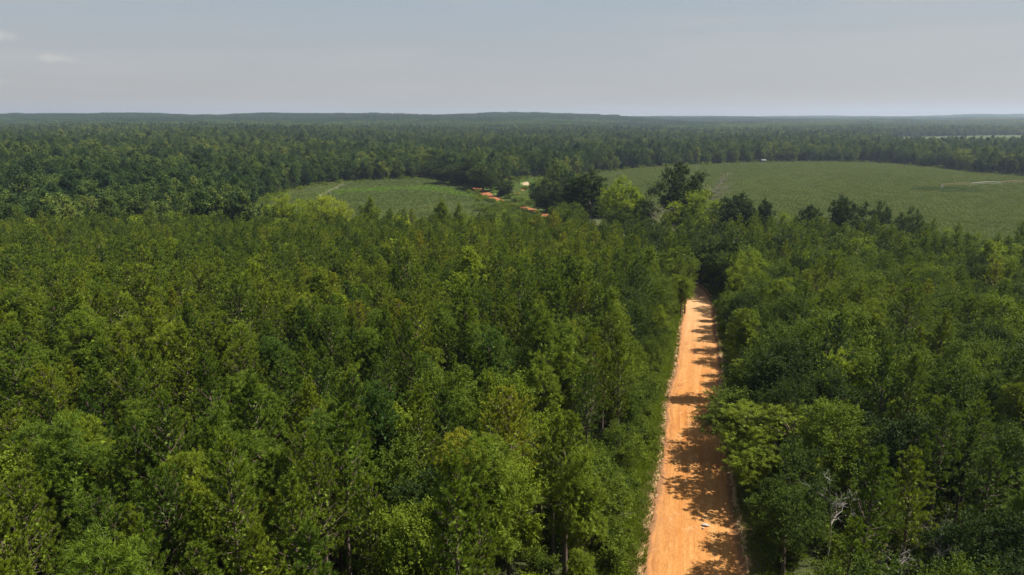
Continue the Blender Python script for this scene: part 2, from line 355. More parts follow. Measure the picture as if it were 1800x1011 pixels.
# road surface material: graded red-orange sandy clay with wheel tracks and a pale washed-out end
def road_mat():
    m, t, o = newmat('dirt_road')
    uv = N(t, 'ShaderNodeUVMap', uv_map='road'); s = N(t, 'ShaderNodeSeparateXYZ'); t.links.new(uv.outputs[0], s.inputs[0])
    tcn = N(t, 'ShaderNodeTexCoord')
    def noi(vec, scale, det=6, sc3=None, rough=.6):
        n = N(t, 'ShaderNodeTexNoise'); n.inputs['Scale'].default_value = scale; n.inputs['Detail'].default_value = det; n.inputs['Roughness'].default_value = rough
        if sc3:
            mpn = N(t, 'ShaderNodeMapping'); mpn.inputs['Scale'].default_value = sc3; t.links.new(vec, mpn.inputs[0]); vec = mpn.outputs[0]
        t.links.new(vec, n.inputs[0]); return n.outputs[0]
    streak = noi(uv.outputs[0], 1.0, 7, (2.2, .05, 1)); fine = noi(uv.outputs[0], 1.0, 8, (7, 1.6, 1), .7); big = noi(uv.outputs[0], 1.0, 5, (.35, .16, 1))
    c = ramp(t, streak, [(0.3, (0.50, 0.20, 0.05)), (0.46, (0.68, 0.32, 0.09)), (0.66, (0.84, 0.47, 0.18))])
    c = mixc(t, mth(t, 'MULTIPLY', ramp(t, big, [(0.35, (0, 0, 0)), (0.7, (1, 1, 1))]), .55), c, (0.76, 0.42, 0.155))
    c = mixc(t, mth(t, 'MULTIPLY', ramp(t, fine, [(0.35, (1, 1, 1)), (0.62, (0, 0, 0))]), .6), c, (0.42, 0.175, 0.05))
    blot = noi(uv.outputs[0], 1.0, 6, (.55, .22, 1.7), .65)
    c = mixc(t, mth(t, 'MULTIPLY', ramp(t, blot, [(0.50, (0, 0, 0)), (0.62, (1, 1, 1))]), .55), c, (0.46, 0.185, 0.05))
    rl = mth(t, 'ABSOLUTE', mth(t, 'SUBTRACT', noi(uv.outputs[0], 1.0, 4, (1.1, .22, 3.3)), .5))
    c = mixc(t, mth(t, 'MULTIPLY', ramp(t, rl, [(0.0, (1, 1, 1)), (0.022, (0, 0, 0))]), .55), c, (0.38, 0.15, 0.045))
    # wheel tracks: two darker compacted bands
    a = mth(t, 'ABSOLUTE', mth(t, 'SUBTRACT', mth(t, 'ABSOLUTE', mth(t, 'SUBTRACT', s.outputs[0], -.15)), .95))
    tr = ramp(t, a, [(0.0, (1, 1, 1)), (0.42, (0, 0, 0))])
    c = mixc(t, mth(t, 'MULTIPLY', tr, .5), c, (0.56, 0.225, 0.05))
    # diagonal scrape marks
    wv = N(t, 'ShaderNodeTexWave', wave_type='BANDS'); wv.inputs['Scale'].default_value = 1.3; wv.inputs['Distortion'].default_value = 3.0; wv.inputs['Detail'].default_value = 3
    mpn = N(t, 'ShaderNodeMapping'); mpn.inputs['Rotation'].default_value = (0, 0, R(38)); mpn.inputs['Scale'].default_value = (.55, 1, 1); t.links.new(uv.outputs[0], mpn.inputs[0]); t.links.new(mpn.outputs[0], wv.inputs[0])
    c = mixc(t, mth(t, 'MULTIPLY', mth(t, 'MULTIPLY', wv.outputs['Fac'], ramp(t, big, [(0.4, (0, 0, 0)), (0.6, (1, 1, 1))])), .22), c, (0.80, 0.47, 0.20))
    # edges: darker loose soil; far end pale sand
    e = ramp(t, mth(t, 'ABSOLUTE', s.outputs[2]), [(0.80, (0, 0, 0)), (1.0, (1, 1, 1))])
    c = mixc(t, mth(t, 'MULTIPLY', e, .55), c, (0.40, 0.18, 0.07))
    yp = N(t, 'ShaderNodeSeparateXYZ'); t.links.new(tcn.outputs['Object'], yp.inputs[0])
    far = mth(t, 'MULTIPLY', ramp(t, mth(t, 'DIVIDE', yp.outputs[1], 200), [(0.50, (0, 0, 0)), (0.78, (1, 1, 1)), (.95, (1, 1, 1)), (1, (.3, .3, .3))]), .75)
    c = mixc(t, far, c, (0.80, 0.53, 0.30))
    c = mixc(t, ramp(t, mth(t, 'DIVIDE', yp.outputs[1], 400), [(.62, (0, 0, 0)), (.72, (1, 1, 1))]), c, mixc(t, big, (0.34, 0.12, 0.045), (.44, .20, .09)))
    pt = ramp(t, noi(uv.outputs[0], 1.0, 5, (.8, .5, 1)), [(0.60, (0, 0, 0)), (0.66, (1, 1, 1))])
    c = mixc(t, mth(t, 'MULTIPLY', pt, .3), c, (0.84, 0.60, 0.34))
    c = mixc(t, 1.0, c, (.61, .56, .51), 'MULTIPLY')
    p = N(t, 'ShaderNodeBsdfPrincipled'); p.inputs['Roughness'].default_value = .92; p.inputs['Specular IOR Level'].default_value = .15; t.links.new(c, p.inputs['Base Color'])
    hgt = mth(t, 'ADD', mth(t, 'MULTIPLY', fine, .6), mth(t, 'MULTIPLY', mth(t, 'ADD', streak, mth(t, 'MULTIPLY', wv.outputs['Fac'], .3)), .5))
    b = N(t, 'ShaderNodeBump'); b.inputs['Strength'].default_value = 1; b.inputs['Distance'].default_value = .07; t.links.new(hgt, b.inputs['Height']); t.links.new(b.outputs[0], p.inputs['Normal'])
    t.links.new(p.outputs[0], o.inputs[0]); return m
M['road'] = road_mat()
rng0 = np.random.default_rng(5)
def ribbon(name, offs, zf, mat, s0=0, s1=None, wob=0.0):
    """cross sections along the road; offs in -1..1 of half width plus metres"""
    s1 = s1 or RS[-1]; sel = np.where((RS >= s0) & (RS <= s1))[0]
    V = []; UV = []
    for i in sel:
        hw = RP[i, 2] / 2
        for (k, mtr, z) in offs:
            jit = wob * (noise.noise(Vector((RS[i] * .35, k * 3 + mtr, 1.7))) + .6 * noise.noise(Vector((RS[i] * 1.3, k * 3 + mtr, 5.7)))) if (mtr != 0 or abs(k) == 1) else 0
            oo = k * hw + mtr + jit
            x, y = RP[i, :2] + RN[i] * oo
            V.append((x, y, float(H(x, y)) + z + zf(oo, hw, RS[i]))); UV.append((oo, RS[i], oo / hw))
    n, k = len(sel), len(offs); V = np.array(V); UV = np.array(UV)
    ii = np.arange(n * k).reshape(n, k); Q = np.stack([ii[:-1, :-1], ii[:-1, 1:], ii[1:, 1:], ii[1:, :-1]], -1).reshape(-1, 4)
    me = mesh_np(name, V, Q, mats=[mat], smooth=True)
    return me, UV, Q
offs = [(k, 0, 0) for k in np.linspace(-1, 1, 23)]
def road_z(o, hw, s):
    z = .06 - .10 * (o / hw) ** 2
    for c in (-1.1, .8): z -= .035 * math.exp(-((o - c) / .28) ** 2)
    z += .32 * float(sstep(255, 275, s))
    return z + .02 * noise.noise(Vector((o * 1.5, s * .5, 0))) + .012 * noise.noise(Vector((o * 4, s * 1.5, 3)))
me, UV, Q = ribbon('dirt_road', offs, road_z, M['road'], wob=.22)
vl = np.empty(len(me.loops), np.int32); me.loops.foreach_get('vertex_index', vl)
# the uv layer holds metres across / along; the third value (share of half width) goes to a vector attribute read through UVMap.z is not possible, so bake it as its own attribute
uvl = me.uv_layers.new(name='road'); uvl.data.foreach_set('uv', UV[vl][:, :2].astype(np.float32).ravel())
aa = me.attributes.new('edge', 'FLOAT', 'POINT'); aa.data.foreach_set('value', UV[:, 2].astype(np.float32))
rt = M['road'].node_tree
ea = N(rt, 'ShaderNodeAttribute', attribute_type='GEOMETRY', attribute_name='edge')
for l in list(rt.links):
    if l.from_node.type == 'SEPXYZ' and l.from_socket.name == 'Z': to = l.to_socket; rt.links.remove(l); rt.links.new(ea.outputs['Fac'], to)
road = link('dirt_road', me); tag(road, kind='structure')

# the low earth banks thrown up by the grader on both sides
def bank_mat():
    m, t, o = newmat('bank_soil')
    a = N(t, 'ShaderNodeAttribute', attribute_type='GEOMETRY', attribute_name='bank')
    tcn = N(t, 'ShaderNodeTexCoord'); n = N(t, 'ShaderNodeTexNoise'); n.inputs['Scale'].default_value = 1.6; n.inputs['Detail'].default_value = 8; t.links.new(tcn.outputs['Object'], n.inputs[0])
    f = mth(t, 'ADD', a.outputs['Fac'], mth(t, 'MULTIPLY', mth(t, 'SUBTRACT', n.outputs[0], .5), .22))
    c = ramp(t, f, [(0.0, (0.36, 0.16, 0.055)), (0.14, (0.20, 0.10, 0.045)), (0.40, (0.16, 0.08, 0.04)), (0.48, (0.34, 0.21, 0.11)), (0.53, (0.32, 0.20, 0.10)), (0.57, (0.11, 0.075, 0.035)), (0.75, (0.065, 0.062, 0.022)), (1.0, (0.04, 0.052, 0.015))])
    p = N(t, 'ShaderNodeBsdfPrincipled'); p.inputs['Roughness'].default_value = .95; t.links.new(c, p.inputs['Base Color']); p.inputs['Specular IOR Level'].default_value = .08
    b = N(t, 'ShaderNodeBump'); b.inputs['Strength'].default_value = 1; b.inputs['Distance'].default_value = .15; t.links.new(n.outputs[0], b.inputs['Height']); t.links.new(b.outputs[0], p.inputs['Normal'])
    t.links.new(p.outputs[0], o.inputs[0]); return m
M['bank'] = bank_mat()
for sd in (-1, 1):
    prof = [(sd, 0.0 - sd * .1, -.04), (sd, sd * .15, .0), (sd, sd * .3, .05), (sd, sd * .45, .14), (sd, sd * .62, .24), (sd, sd * .82, .26), (sd, sd * 1.6, .25), (sd, sd * 2.4, .12), (sd, sd * 3.6, .02), (sd, sd * 5.0, -.15)]
    fv = [0, .08, .2, .34, .47, .53, .66, .8, .9, 1]
    me, UV, Q = ribbon('road_bank', prof, lambda o, hw, s: (.10 * noise.noise(Vector((o * 1.2, s * .8, 9))) if abs(o) > hw + .3 else 0), M['bank'], s0=5, s1=215, wob=.30)
    n = len(UV) // len(prof); at_ = me.attributes.new('bank', 'FLOAT', 'POINT'); at_.data.foreach_set('value', np.tile(np.array(fv, np.float32), n))
    tag(link('earth_bank', me), kind='structure')

def sheet(name, poly, mat, step, dz):
    xs = [p[0] for p in poly]; yv = [p[1] for p in poly]
    gx = np.arange(min(xs), max(xs) + step, step); gy = np.arange(min(yv), max(yv) + step, step)
    X, Y = np.meshgrid(gx, gy, indexing='xy'); Z = H(X, Y) + dz
    ii = np.arange(X.size).reshape(X.shape); Q = np.stack([ii[:-1, :-1], ii[:-1, 1:], ii[1:, 1:], ii[1:, :-1]], -1).reshape(-1, 4)
    cx = X.ravel()[Q].mean(1); cyy = Y.ravel()[Q].mean(1); o_, w_, _ = road_off(cx, cyy); Q = Q[poly_mask(poly, cx, cyy) & (np.abs(o_) > w_ / 2 + step * .45)]
    return tag(link(name, mesh_np(name, np.stack([X, Y, Z], -1).reshape(-1, 3), Q, mats=[mat], smooth=True)), kind='structure')
sheet('left_field_ground', FIELD_L, M['grassland'], 2.5, .25)
sheet('right_field_ground', FIELD_R, M['ground'], 6, .25)
sheet('meadow_ground', CLEAR, M['grassland'], 1.5, .21)
sheet('far_field_ground', FAR_F, M['farfield'], 15, .5)
GRASS_L = P_([(560, 338), (760, 329), (860, 350), (862, 356), (760, 341), (700, 337), (600, 345)])
sheet('bare_sand_patch', SAND, M['sand'], .8, .40)
sheet('sandy_track', STRK, M['redtrack'], .7, .36)

# ------------------------------------------------------------------ tree prototypes
def trunk_geo(g, h, r0, rng, lean=.15, sides=8, n=9, topr=.15):
    z = np.linspace(-.4, h, n); ph = rng.uniform(0, 6.28, 2)
    x = lean * np.sin(z / h * 2.2 + ph[0]) * z / h; y = lean * np.sin(z / h * 2.7 + ph[1]) * z / h
    pts = np.stack([x, y, z], 1); rad = r0 * (1 - (1 - topr) * (np.clip(z, 0, h) / h)) ; rad[0] *= 1.5; rad[1] *= 1.1
    tube(g, pts, rad, sides); return pts
def inner_fill(gc, tp, h, base, r, n, size, rng):
    # larger leaves added around the stem to block light inside the crown
    t = rng.uniform(.08, .95, n); z = h - h * (1 - base) * t; a = rng.uniform(0, 6.28, n); rr = r * np.minimum(1, t * 1.9) * np.sqrt(rng.uniform(0, 1, n))
    P = np.stack([np.interp(z, tp[:, 2], tp[:, 0]) + rr * np.cos(a), np.interp(z, tp[:, 2], tp[:, 1]) + rr * np.sin(a), z], 1)
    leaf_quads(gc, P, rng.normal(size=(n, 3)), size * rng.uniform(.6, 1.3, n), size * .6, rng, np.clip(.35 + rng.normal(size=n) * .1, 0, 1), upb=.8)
def pine_proto(seed, h=12.5, R_=1.9, base=.42, whorls=17, per=5, shoots=9, ndl=34, nl=.21, nw=.034, fluff=1.0, gap=.06):
    rng = np.random.default_rng(seed); gt, gc = Geo(), Geo()
    tp = trunk_geo(gt, h, .11 + h * .004, rng, lean=.25)
    P, Dr, A, S0 = [], [], [], []
    zs = h - (h * (1 - base)) * (np.linspace(0, 1, whorls) ** .88)
    for wi, z in enumerate(zs):
        t = (h - z) / (h * (1 - base)); prof = (.8 * math.sin(min(t, .7) / .7 * math.pi / 2) ** .8 + .2 * min(t, .8) / .8) * (1 - .35 * max(0, t - .75) / .25)
        k = per if t > .08 else 3
        a0 = rng.uniform(0, 6.28)
        for b in range(k):
            if rng.random() < gap + .35 * max(0, t - .75): continue
            az = a0 + b * 2 * math.pi / k + rng.normal() * .25
            L = R_ * prof * rng.uniform(.7, 1.2) + .15; up = R(62 - 52 * t + rng.normal() * 7)
            d = np.array([math.cos(az) * math.cos(up), math.sin(az) * math.cos(up), math.sin(up)])
            ox = np.interp(z, tp[:, 2], tp[:, 0]); oy = np.interp(z, tp[:, 2], tp[:, 1])
            o = np.array([ox, oy, z + rng.normal() * .12]); ss = np.linspace(0, 1, 5)
            pts = o + d * (ss[:, None] * L) + np.array([0, 0, 1]) * (ss[:, None] ** 2) * L * .28
            tube(gt, pts, np.linspace(.03, .008, 5) * (1 + .5 * t), 3)
            ns = max(3, int(shoots * (.35 + .65 * prof))); sh = rng.uniform(.3, 1, ns); sh[0] = 1
            base_p = o + d * (sh[:, None] * L) + np.array([0, 0, 1]) * (sh[:, None] ** 2) * L * .28
            side = np.cross(d, [0, 0, 1.]); side /= np.linalg.norm(side)
            spread = rng.normal(size=(ns, 1)) * .33 * L * (1.15 - sh[:, None])
            base_p = base_p + side * spread + np.array([0, 0, 1]) * rng.normal(size=(ns, 1)) * .10
            sd = unit(d * .7 + side * np.sign(spread) * .5 + np.array([0, 0, .75]) + rng.normal(size=(ns, 3)) * .28)
            cl = .5 + rng.normal() * .10
            for q in range(ns):
                m = ndl; sl_ = rng.uniform(.10, .26) * fluff; s = rng.uniform(0, 1, m)
                rd_ = unit(rng.normal(size=(m, 3))); rd_ -= sd[q] * (rd_ @ sd[q])[:, None]; rd_ = unit(rd_)
                P.append(base_p[q] + sd[q] * (s[:, None] * sl_)); Dr.append(sd[q] * (.55 + .7 * s[:, None]) + rd_ * .75)
                A.append(np.clip(cl + rng.normal() * .16 + rng.normal(size=m) * .05, 0, 1)); S0.append(np.full(m, nl * rng.uniform(.8, 1.2)))
    P = np.concatenate(P); Dr = np.concatenate(Dr); A = np.concatenate(A); S0 = np.concatenate(S0)
    needle_tris(gc, P, Dr, S0, nw, rng, A)
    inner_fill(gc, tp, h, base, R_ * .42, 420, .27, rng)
    return gt, gc
def broad_proto(seed, h=11, R_=2.8, base=.3, ncl=46, shoots=15, nlf=19, ll=.16, lw=.10, cone=0.0, clr=.95, sparse=0.0, limbs=9, droop=0.0, ragged=.25, needle=False):
    rng = np.random.default_rng(seed); gt, gc = Geo(), Geo()
    tp = trunk_geo(gt, h * .86, .10 + h * .010, rng, lean=.5, topr=.12)
    zc = h * (base + 1) / 2; hh = h * (1 - base) / 2 * .94
    ph = rng.uniform(0, 6.28, 6)
    C = []
    tries = 0
    while len(C) < ncl and tries < 4000:
        tries += 1
        d = unit(rng.normal(size=3)); rr = rng.uniform(.25, 1) ** .45
        az = math.atan2(d[1], d[0]); mod = 1 + ragged * (math.sin(2 * az + ph[0] + 2 * d[2]) * .5 + math.sin(3 * az + ph[1] - 3 * d[2]) * .5 + .4 * math.sin(5 * az + ph[2] + 4 * d[2]))
        t = (d[2] * rr + 1) / 2
        cr = (1 - cone) + cone * (1.35 * (1 - t) ** .8)
        p = np.array([d[0] * R_ * rr * mod * cr, d[1] * R_ * rr * mod * cr, zc + d[2] * hh * rr * (.9 + .1 * mod)])
        if any(np.linalg.norm(p - q) < clr * .62 for q in C): continue
        C.append(p)
    C = np.array(C)
    # limbs reach into the clumps
    for k in rng.choice(len(C), min(limbs + 5, len(C)), replace=False):
        c = C[k]; z0 = max(h * base * .7, min(h * .8, c[2] - rng.uniform(.6, 2.0) - np.hypot(c[0], c[1]) * .5))
        o = np.array([np.interp(z0, tp[:, 2], tp[:, 0]), np.interp(z0, tp[:, 2], tp[:, 1]), z0]); s = np.linspace(0, 1, 6)[:, None]
        pts = o + (c - o) * s + np.array([0, 0, 1]) * np.sin(s * math.pi) * -.15 + rng.normal(size=(6, 3)) * .06 * s
        tube(gt, pts, np.linspace(.035 + h * .003, .012, 6), 4)
    P, Dr, A, Ls = [], [], [], []
    ctr = np.array([0, 0, zc - hh * .3])
    for c in C:
        outd = unit(c - ctr); cl = np.clip(.5 + rng.normal() * .16, 0, 1); cr = clr * rng.uniform(.75, 1.25)
        ns = max(3, int(shoots * rng.uniform(.8, 1.2) * (1 - sparse)))
        sd = unit(outd * .8 + np.array([0, 0, .35 - droop]) + rng.normal(size=(ns, 3)) * .75)
        sl_ = cr * rng.uniform(.55, 1.15, ns)
        off = rng.normal(size=(ns, 3)) * cr * .25
        s = rng.uniform(.12, 1.0, (ns, nlf))
        pts = c + off[:, None] + sd[:, None] * (s * sl_[:, None])[..., None] + np.array([0, 0, -1]) * (s ** 2 * .12 * cr)[..., None] + rng.normal(size=(ns, nlf, 3)) * .075 * cr
        if needle:
            tip = c + off + sd * sl_[:, None]; hd = unit(rng.normal(size=(ns, nlf, 3)) + sd[:, None] * .5 + np.array([0, 0, .3])); pts = tip[:, None] + rng.normal(size=(ns, nlf, 3)) * .06
            P.append(pts.reshape(-1, 3)); Dr.append(hd.reshape(-1, 3)); A.append(np.clip(cl + np.repeat(rng.normal(size=ns) * .13, nlf), 0, 1)); Ls.append(rng.uniform(.7, 1.25, ns * nlf)); continue
        P.append(pts.reshape(-1, 3)); Dr.append((sd[:, None] * .6 + rng.normal(size=(ns, nlf, 3)) * .8 + np.array([0, 0, -.1])).reshape(-1, 3))
        A.append(np.clip(cl + np.repeat(rng.normal(size=ns) * .1, nlf) + rng.normal(size=ns * nlf) * .06, 0, 1))
        Ls.append(rng.uniform(.7, 1.25, ns * nlf))
    P = np.concatenate(P); Dr = np.concatenate(Dr); A = np.concatenate(A); Ls = np.concatenate(Ls)
    if needle: needle_tris(gc, P, Dr, ll * Ls, lw, rng, A)
    else: leaf_quads(gc, P, Dr, ll * Ls, lw * Ls, rng, A, upb=1.1)
    ni = ncl * 16; k = rng.integers(0, len(C), ni); f = rng.uniform(.25, .85, (ni, 1)); Pi = ctr + (C[k] - ctr) * f + rng.normal(size=(ni, 3)) * .3 * clr; fs = .30 * max(1, ll / .17)
    leaf_quads(gc, Pi, rng.normal(size=(ni, 3)), fs * rng.uniform(.6, 1.3, ni), fs * .65, rng, np.clip(.4 + rng.normal(size=ni) * .1, 0, 1), upb=1.0)  # inner leaves added so that light does not pass through the crown
    return gt, gc
def dead_proto(seed, h=9, forks=7, twigs=26, spread=1.6, r0=.11):
    rng = np.random.default_rng(seed); gt, gc = Geo(), Geo()
    tp = trunk_geo(gt, h, r0, rng, lean=.5, topr=.15, sides=7)
    for k in range(forks):
        z = h * rng.uniform(.45, .95); az = rng.uniform(0, 6.28); L = spread * rng.uniform(.5, 1.2) * (1.2 - z / h * .5)
        o = np.array([np.interp(z, tp[:, 2], tp[:, 0]), np.interp(z, tp[:, 2], tp[:, 1]), z]); d = np.array([math.cos(az), math.sin(az), rng.uniform(.4, 1.2)])
        s = np.linspace(0, 1, 6)[:, None]; pts = o + d * s * L + rng.normal(size=(6, 3)) * .07 * s * L
        tube(gt, pts, np.linspace(.05, .016, 6), 5)
        for q in range(twigs // 4):
            i = rng.integers(1, 6); o2 = pts[i]; d2 = unit(d + rng.normal(size=3) * .8); L2 = L * rng.uniform(.25, .6)
            s2 = np.linspace(0, 1, 4)[:, None]; p2 = o2 + d2 * s2 * L2 + rng.normal(size=(4, 3)) * .05 * s2
            tube(gc, p2, np.linspace(.018, .006, 4), 3)
            for u in range(4):
                o3 = p2[rng.integers(1, 4)]; d3 = unit(d2 + rng.normal(size=3) * .9); tube(gc, [o3, o3 + d3 * L2 * .45], [.009, .004], 3)
    return gt, gc
HID = []
def reg(name, gtgc, matc, matt=None):
    gt, gc = gtgc; matt = matt or M['bark']
    return {'trunk': gt.mesh(name + '_trunk', matt, True), 'crown': gc.mesh(name + '_crown', matc), 'geo': (gt, gc), 'mats': (matt, matc)}
def joined(name, p):
    gt, gc = p['geo']; V1, Q1, T1, A1 = gt.arr(); V2, Q2, T2, A2 = gc.arr(); n = len(V1)
    Qs = [Q1]; Ts = []; mq = [np.zeros(len(Q1), int)]; mt = []
    if Q2 is not None: Qs.append(Q2 + n); mq.append(np.ones(len(Q2), int))
    if T2 is not None: Ts.append(T2 + n); mt.append(np.ones(len(T2), int))
    me = mesh_np(name, np.concatenate([V1, V2]), np.concatenate(Qs), np.concatenate(Ts) if Ts else None, list(p['mats']),
                 matq=np.concatenate(mq), matt=np.concatenate(mt) if mt else None, attrs={'leaf': np.concatenate([A1, A2])})
    o = D.objects.new(name, me); HID.append(o); return o
PINES = [reg('pine', pine_proto(10 + i, h=12.5, R_=r, base=b), M['pine']) for i, (r, b) in enumerate([(1.65, .40), (1.9, .44), (1.45, .36), (2.1, .5), (1.7, .42), (1.35, .38)])]
BIGPINE = reg('big_pine', broad_proto(77, h=11, R_=3.6, base=.16, ncl=120, shoots=13, nlf=42, ll=.24, lw=.034, clr=.8, limbs=24, ragged=.2, needle=True), M['pine'])
PINES += [reg('pine', broad_proto(78 + i, h=12.3, R_=r, base=.36, ncl=58, shoots=11, nlf=38, ll=.22, lw=.034, clr=.62, limbs=22, ragged=.2, cone=.45, needle=True), M['pine']) for i, r in enumerate((1.75, 2.0, 1.6))]
BROADS = [reg('broadleaf', broad_proto(30 + i, **k), M['leaf']) for i, k in enumerate([
    dict(R_=2.9, ncl=64), dict(R_=3.3, h=10.5, ncl=74), dict(R_=2.5, h=11.5, ncl=54, ragged=.35), dict(R_=3.0, h=11, ncl=62, ll=.13, lw=.085, nlf=26), dict(R_=2.7, h=12, base=.25, ncl=64, ragged=.4), dict(R_=3.5, h=10, ncl=78, ragged=.3)])]
CONES = [reg('conical_broadleaf', broad_proto(50 + i, **k), M['leaf']) for i, k in enumerate([
    dict(R_=2.0, h=12.5, cone=.75, base=.25, ncl=72, ll=.135, lw=.10, clr=.75, nlf=26), dict(R_=1.7, h=12, cone=.6, base=.3, ncl=60, ll=.135, lw=.10, clr=.75, nlf=26), dict(R_=2.2, h=12.5, cone=.55, base=.3, ncl=70, ll=.135, lw=.10, clr=.8, nlf=26)])]
OAKS = [reg('tall_broadleaf', broad_proto(60 + i, **k), M['leaf']) for i, k in enumerate([
    dict(R_=4.2, h=17, base=.18, ncl=95, ll=.3, lw=.2, shoots=14, nlf=16, clr=1.25, ragged=.4), dict(R_=5.2, h=15, base=.12, ncl=110, ll=.3, lw=.2, shoots=14, nlf=16, clr=1.3, ragged=.25), dict(R_=3.0, h=18, base=.15, ncl=80, ll=.3, lw=.2, shoots=14, nlf=16, clr=1.1, ragged=.45)])]
DEADS = [reg('dead_tree', dead_proto(70 + i, h=h, forks=f, spread=s_, r0=.075), M['grey'], M['grey']) for i, (h, f, s_) in enumerate([(9.5, 9, 2.4), (10.5, 12, 1.6), (9, 14, 2.0)])]
DEADF = [reg('half_dead_tree', dead_proto(80 + i, h=14, forks=18, twigs=44, spread=2.6, r0=.045), M['twig'], M['twig']) for i in range(2)]
SHRUBS = [reg('shrub', broad_proto(90 + i, h=2.4, R_=1.3, base=.02, ncl=16, shoots=12, nlf=12, ll=.13, lw=.08, clr=.6, limbs=3), M['leaf']) for i in range(3)]

# low-detail versions for the rest of the woods
PINE_LO = [joined('pine_mid', reg('pm', pine_proto(110 + i, h=12.5, R_=r, whorls=13, per=5, shoots=7, ndl=12, nl=.32, nw=.085, fluff=1.3), M['pine'])) for i, r in enumerate((1.9, 1.65, 2.1, 1.8))]
PINE_HI = [joined('pine_full', p) for p in PINES]
BROAD_HI = [joined('broadleaf_full', p) for p in BROADS]
BROAD_LO = [joined('broadleaf_mid', reg('bm', broad_proto(130 + i, **k), M['leaf'])) for i, k in enumerate([
    dict(R_=2.9, ncl=50, shoots=10, nlf=11, ll=.3, lw=.2), dict(R_=3.3, h=10.5, ncl=50, shoots=9, nlf=9, ll=.3, lw=.19), dict(R_=2.5, h=12, ncl=42, shoots=9, nlf=9, ll=.3, lw=.19, cone=.3)])]
WOOD = [joined('wood_tree', reg('wt', broad_proto(150 + i, **k), M['wood'])) for i, k in enumerate([
    dict(R_=4.0, h=16, base=.12, ncl=46, shoots=10, nlf=16, ll=.42, lw=.32, clr=1.4, ragged=.35), dict(R_=5.0, h=15, base=.1, ncl=54, shoots=10, nlf=16, ll=.42, lw=.32, clr=1.5), dict(R_=3.0, h=17.5, base=.15, ncl=40, shoots=10, nlf=16, ll=.4, lw=.3, clr=1.2, cone=.35, ragged=.4), dict(R_=3.6, h=13.5, base=.1, ncl=40, shoots=10, nlf=16, ll=.42, lw=.32, clr=1.4)])]
WOODPINE = [joined('wood_pine', reg('wp', pine_proto(170 + i, h=17, R_=2.5, base=.35, whorls=11, per=5, shoots=6, ndl=6, nl=.75, nw=.22, fluff=2.2), M['wood'])) for i in range(2)]
def far_tree_geo(g, rng, x, y, h, r, n, a, size, cone):
    d = unit(rng.normal(size=(n, 3))); d[:, 2] = np.abs(d[:, 2]) * 1.3 - .35; d = unit(d); rr = rng.uniform(.6, 1.05, n)[:, None]
    t = np.clip((d[:, 2:3] + .4) / 1.4, 0, 1)
    p = d * rr * np.array([r, r, h * .42]) * np.concatenate([1 - cone * t, 1 - cone * t, np.ones_like(t)], 1) + np.array([x, y, h * .58])
    dr = d + rng.normal(size=(n, 3)) * .8
    leaf_quads(g, p, dr, size * rng.uniform(.6, 1.3, n), size * .75, rng, np.clip(a + rng.normal(size=n) * .07, 0, 1), upb=1.2)
def patch(seed, size, cnt, kind):
    rng = np.random.default_rng(seed); g = Geo(); k = int(math.sqrt(cnt)); st = size / k
    for i in range(k):
        for j in range(k):
            x = (i + .5) * st - size / 2 + rng.normal() * st * .22; y = (j + .5) * st - size / 2 + rng.normal() * st * .22
            if kind == 'b': far_tree_geo(g, rng, x, y, rng.uniform(11, 17.5), rng.uniform(3.2, 5.2), 62, np.clip(.5 + rng.normal() * .26, 0, 1), 1.9, .15)
            else: far_tree_geo(g, rng, x, y, rng.uniform(14.5, 17), rng.uniform(2.3, 3.0), 40, .5 + rng.normal() * .08, 1.5, .6)
    # trunks line the shade under the canopy so that open edges do not float
    for i in range(0, k, 1):
        for j in range(0, k, 1):
            x = (i + .5) * st - size / 2; y = (j + .5) * st - size / 2; tube(g, [(x, y, -1), (x, y, 9)], [.3, .15], 3)
    o = D.objects.new('wood_patch', g.mesh('wood_patch', M['wood'])); HID.append(o); return o
PATCH_B = [patch(200 + i, 48, 49, 'b') for i in range(4)]
PATCH_P = [patch(220 + i, 48, 100, 'p') for i in range(2)]
def crop_patch(seed, size, rows, kind):
    rng = np.random.default_rng(seed); g = Geo(); n = 1500
    row = rng.integers(0, rows, n); x = (row + .5) / rows * size - size / 2 + rng.normal(size=n) * .12; y = rng.uniform(-size / 2, size / 2, n)
    hz = rng.uniform(.3, 1.0, n) * (1.5 if kind == 'corn' else .9)
    P = np.stack([x, y, hz], 1); dr = rng.normal(size=(n, 3)) * np.array([1, 1, .4]) + np.array([0, 0, .5])
    leaf_quads(g, P, dr, .6, .3, rng, np.clip(.5 + rng.normal(size=n) * .12, 0, 1), upb=.8)
    o = D.objects.new('crop_patch', g.mesh('crop_patch', M['crop'])); HID.append(o); return o
CROP = [crop_patch(240 + i, 6.2, 5, 'soy') for i in range(3)] + [crop_patch(250 + i, 6.2, 5, 'corn') for i in range(3)]
def tuft(seed, n, h, rad, w_):
    rng = np.random.default_rng(seed); g = Geo(); a = rng.uniform(0, 6.28, n); r = rad * rng.uniform(0, 1, n) ** .6
    P = np.stack([r * np.cos(a), r * np.sin(a), np.full(n, -.02)], 1); dr = np.stack([np.cos(a) * .5, np.sin(a) * .5, np.ones(n)], 1) + rng.normal(size=(n, 3)) * .35
    leaf_quads(g, P, dr, h * rng.uniform(.5, 1.2, n), w_, rng, np.clip(.5 + rng.normal(size=n) * .2, 0, 1))
    o = D.objects.new('grass_tuft', g.mesh('grass_tuft', M['leaf'])); HID.append(o); return o
TUFTS = [tuft(260 + i, 70, .5, .45, .05) for i in range(3)]
SHRUB_J = [joined('shrub_full', p) for p in SHRUBS]

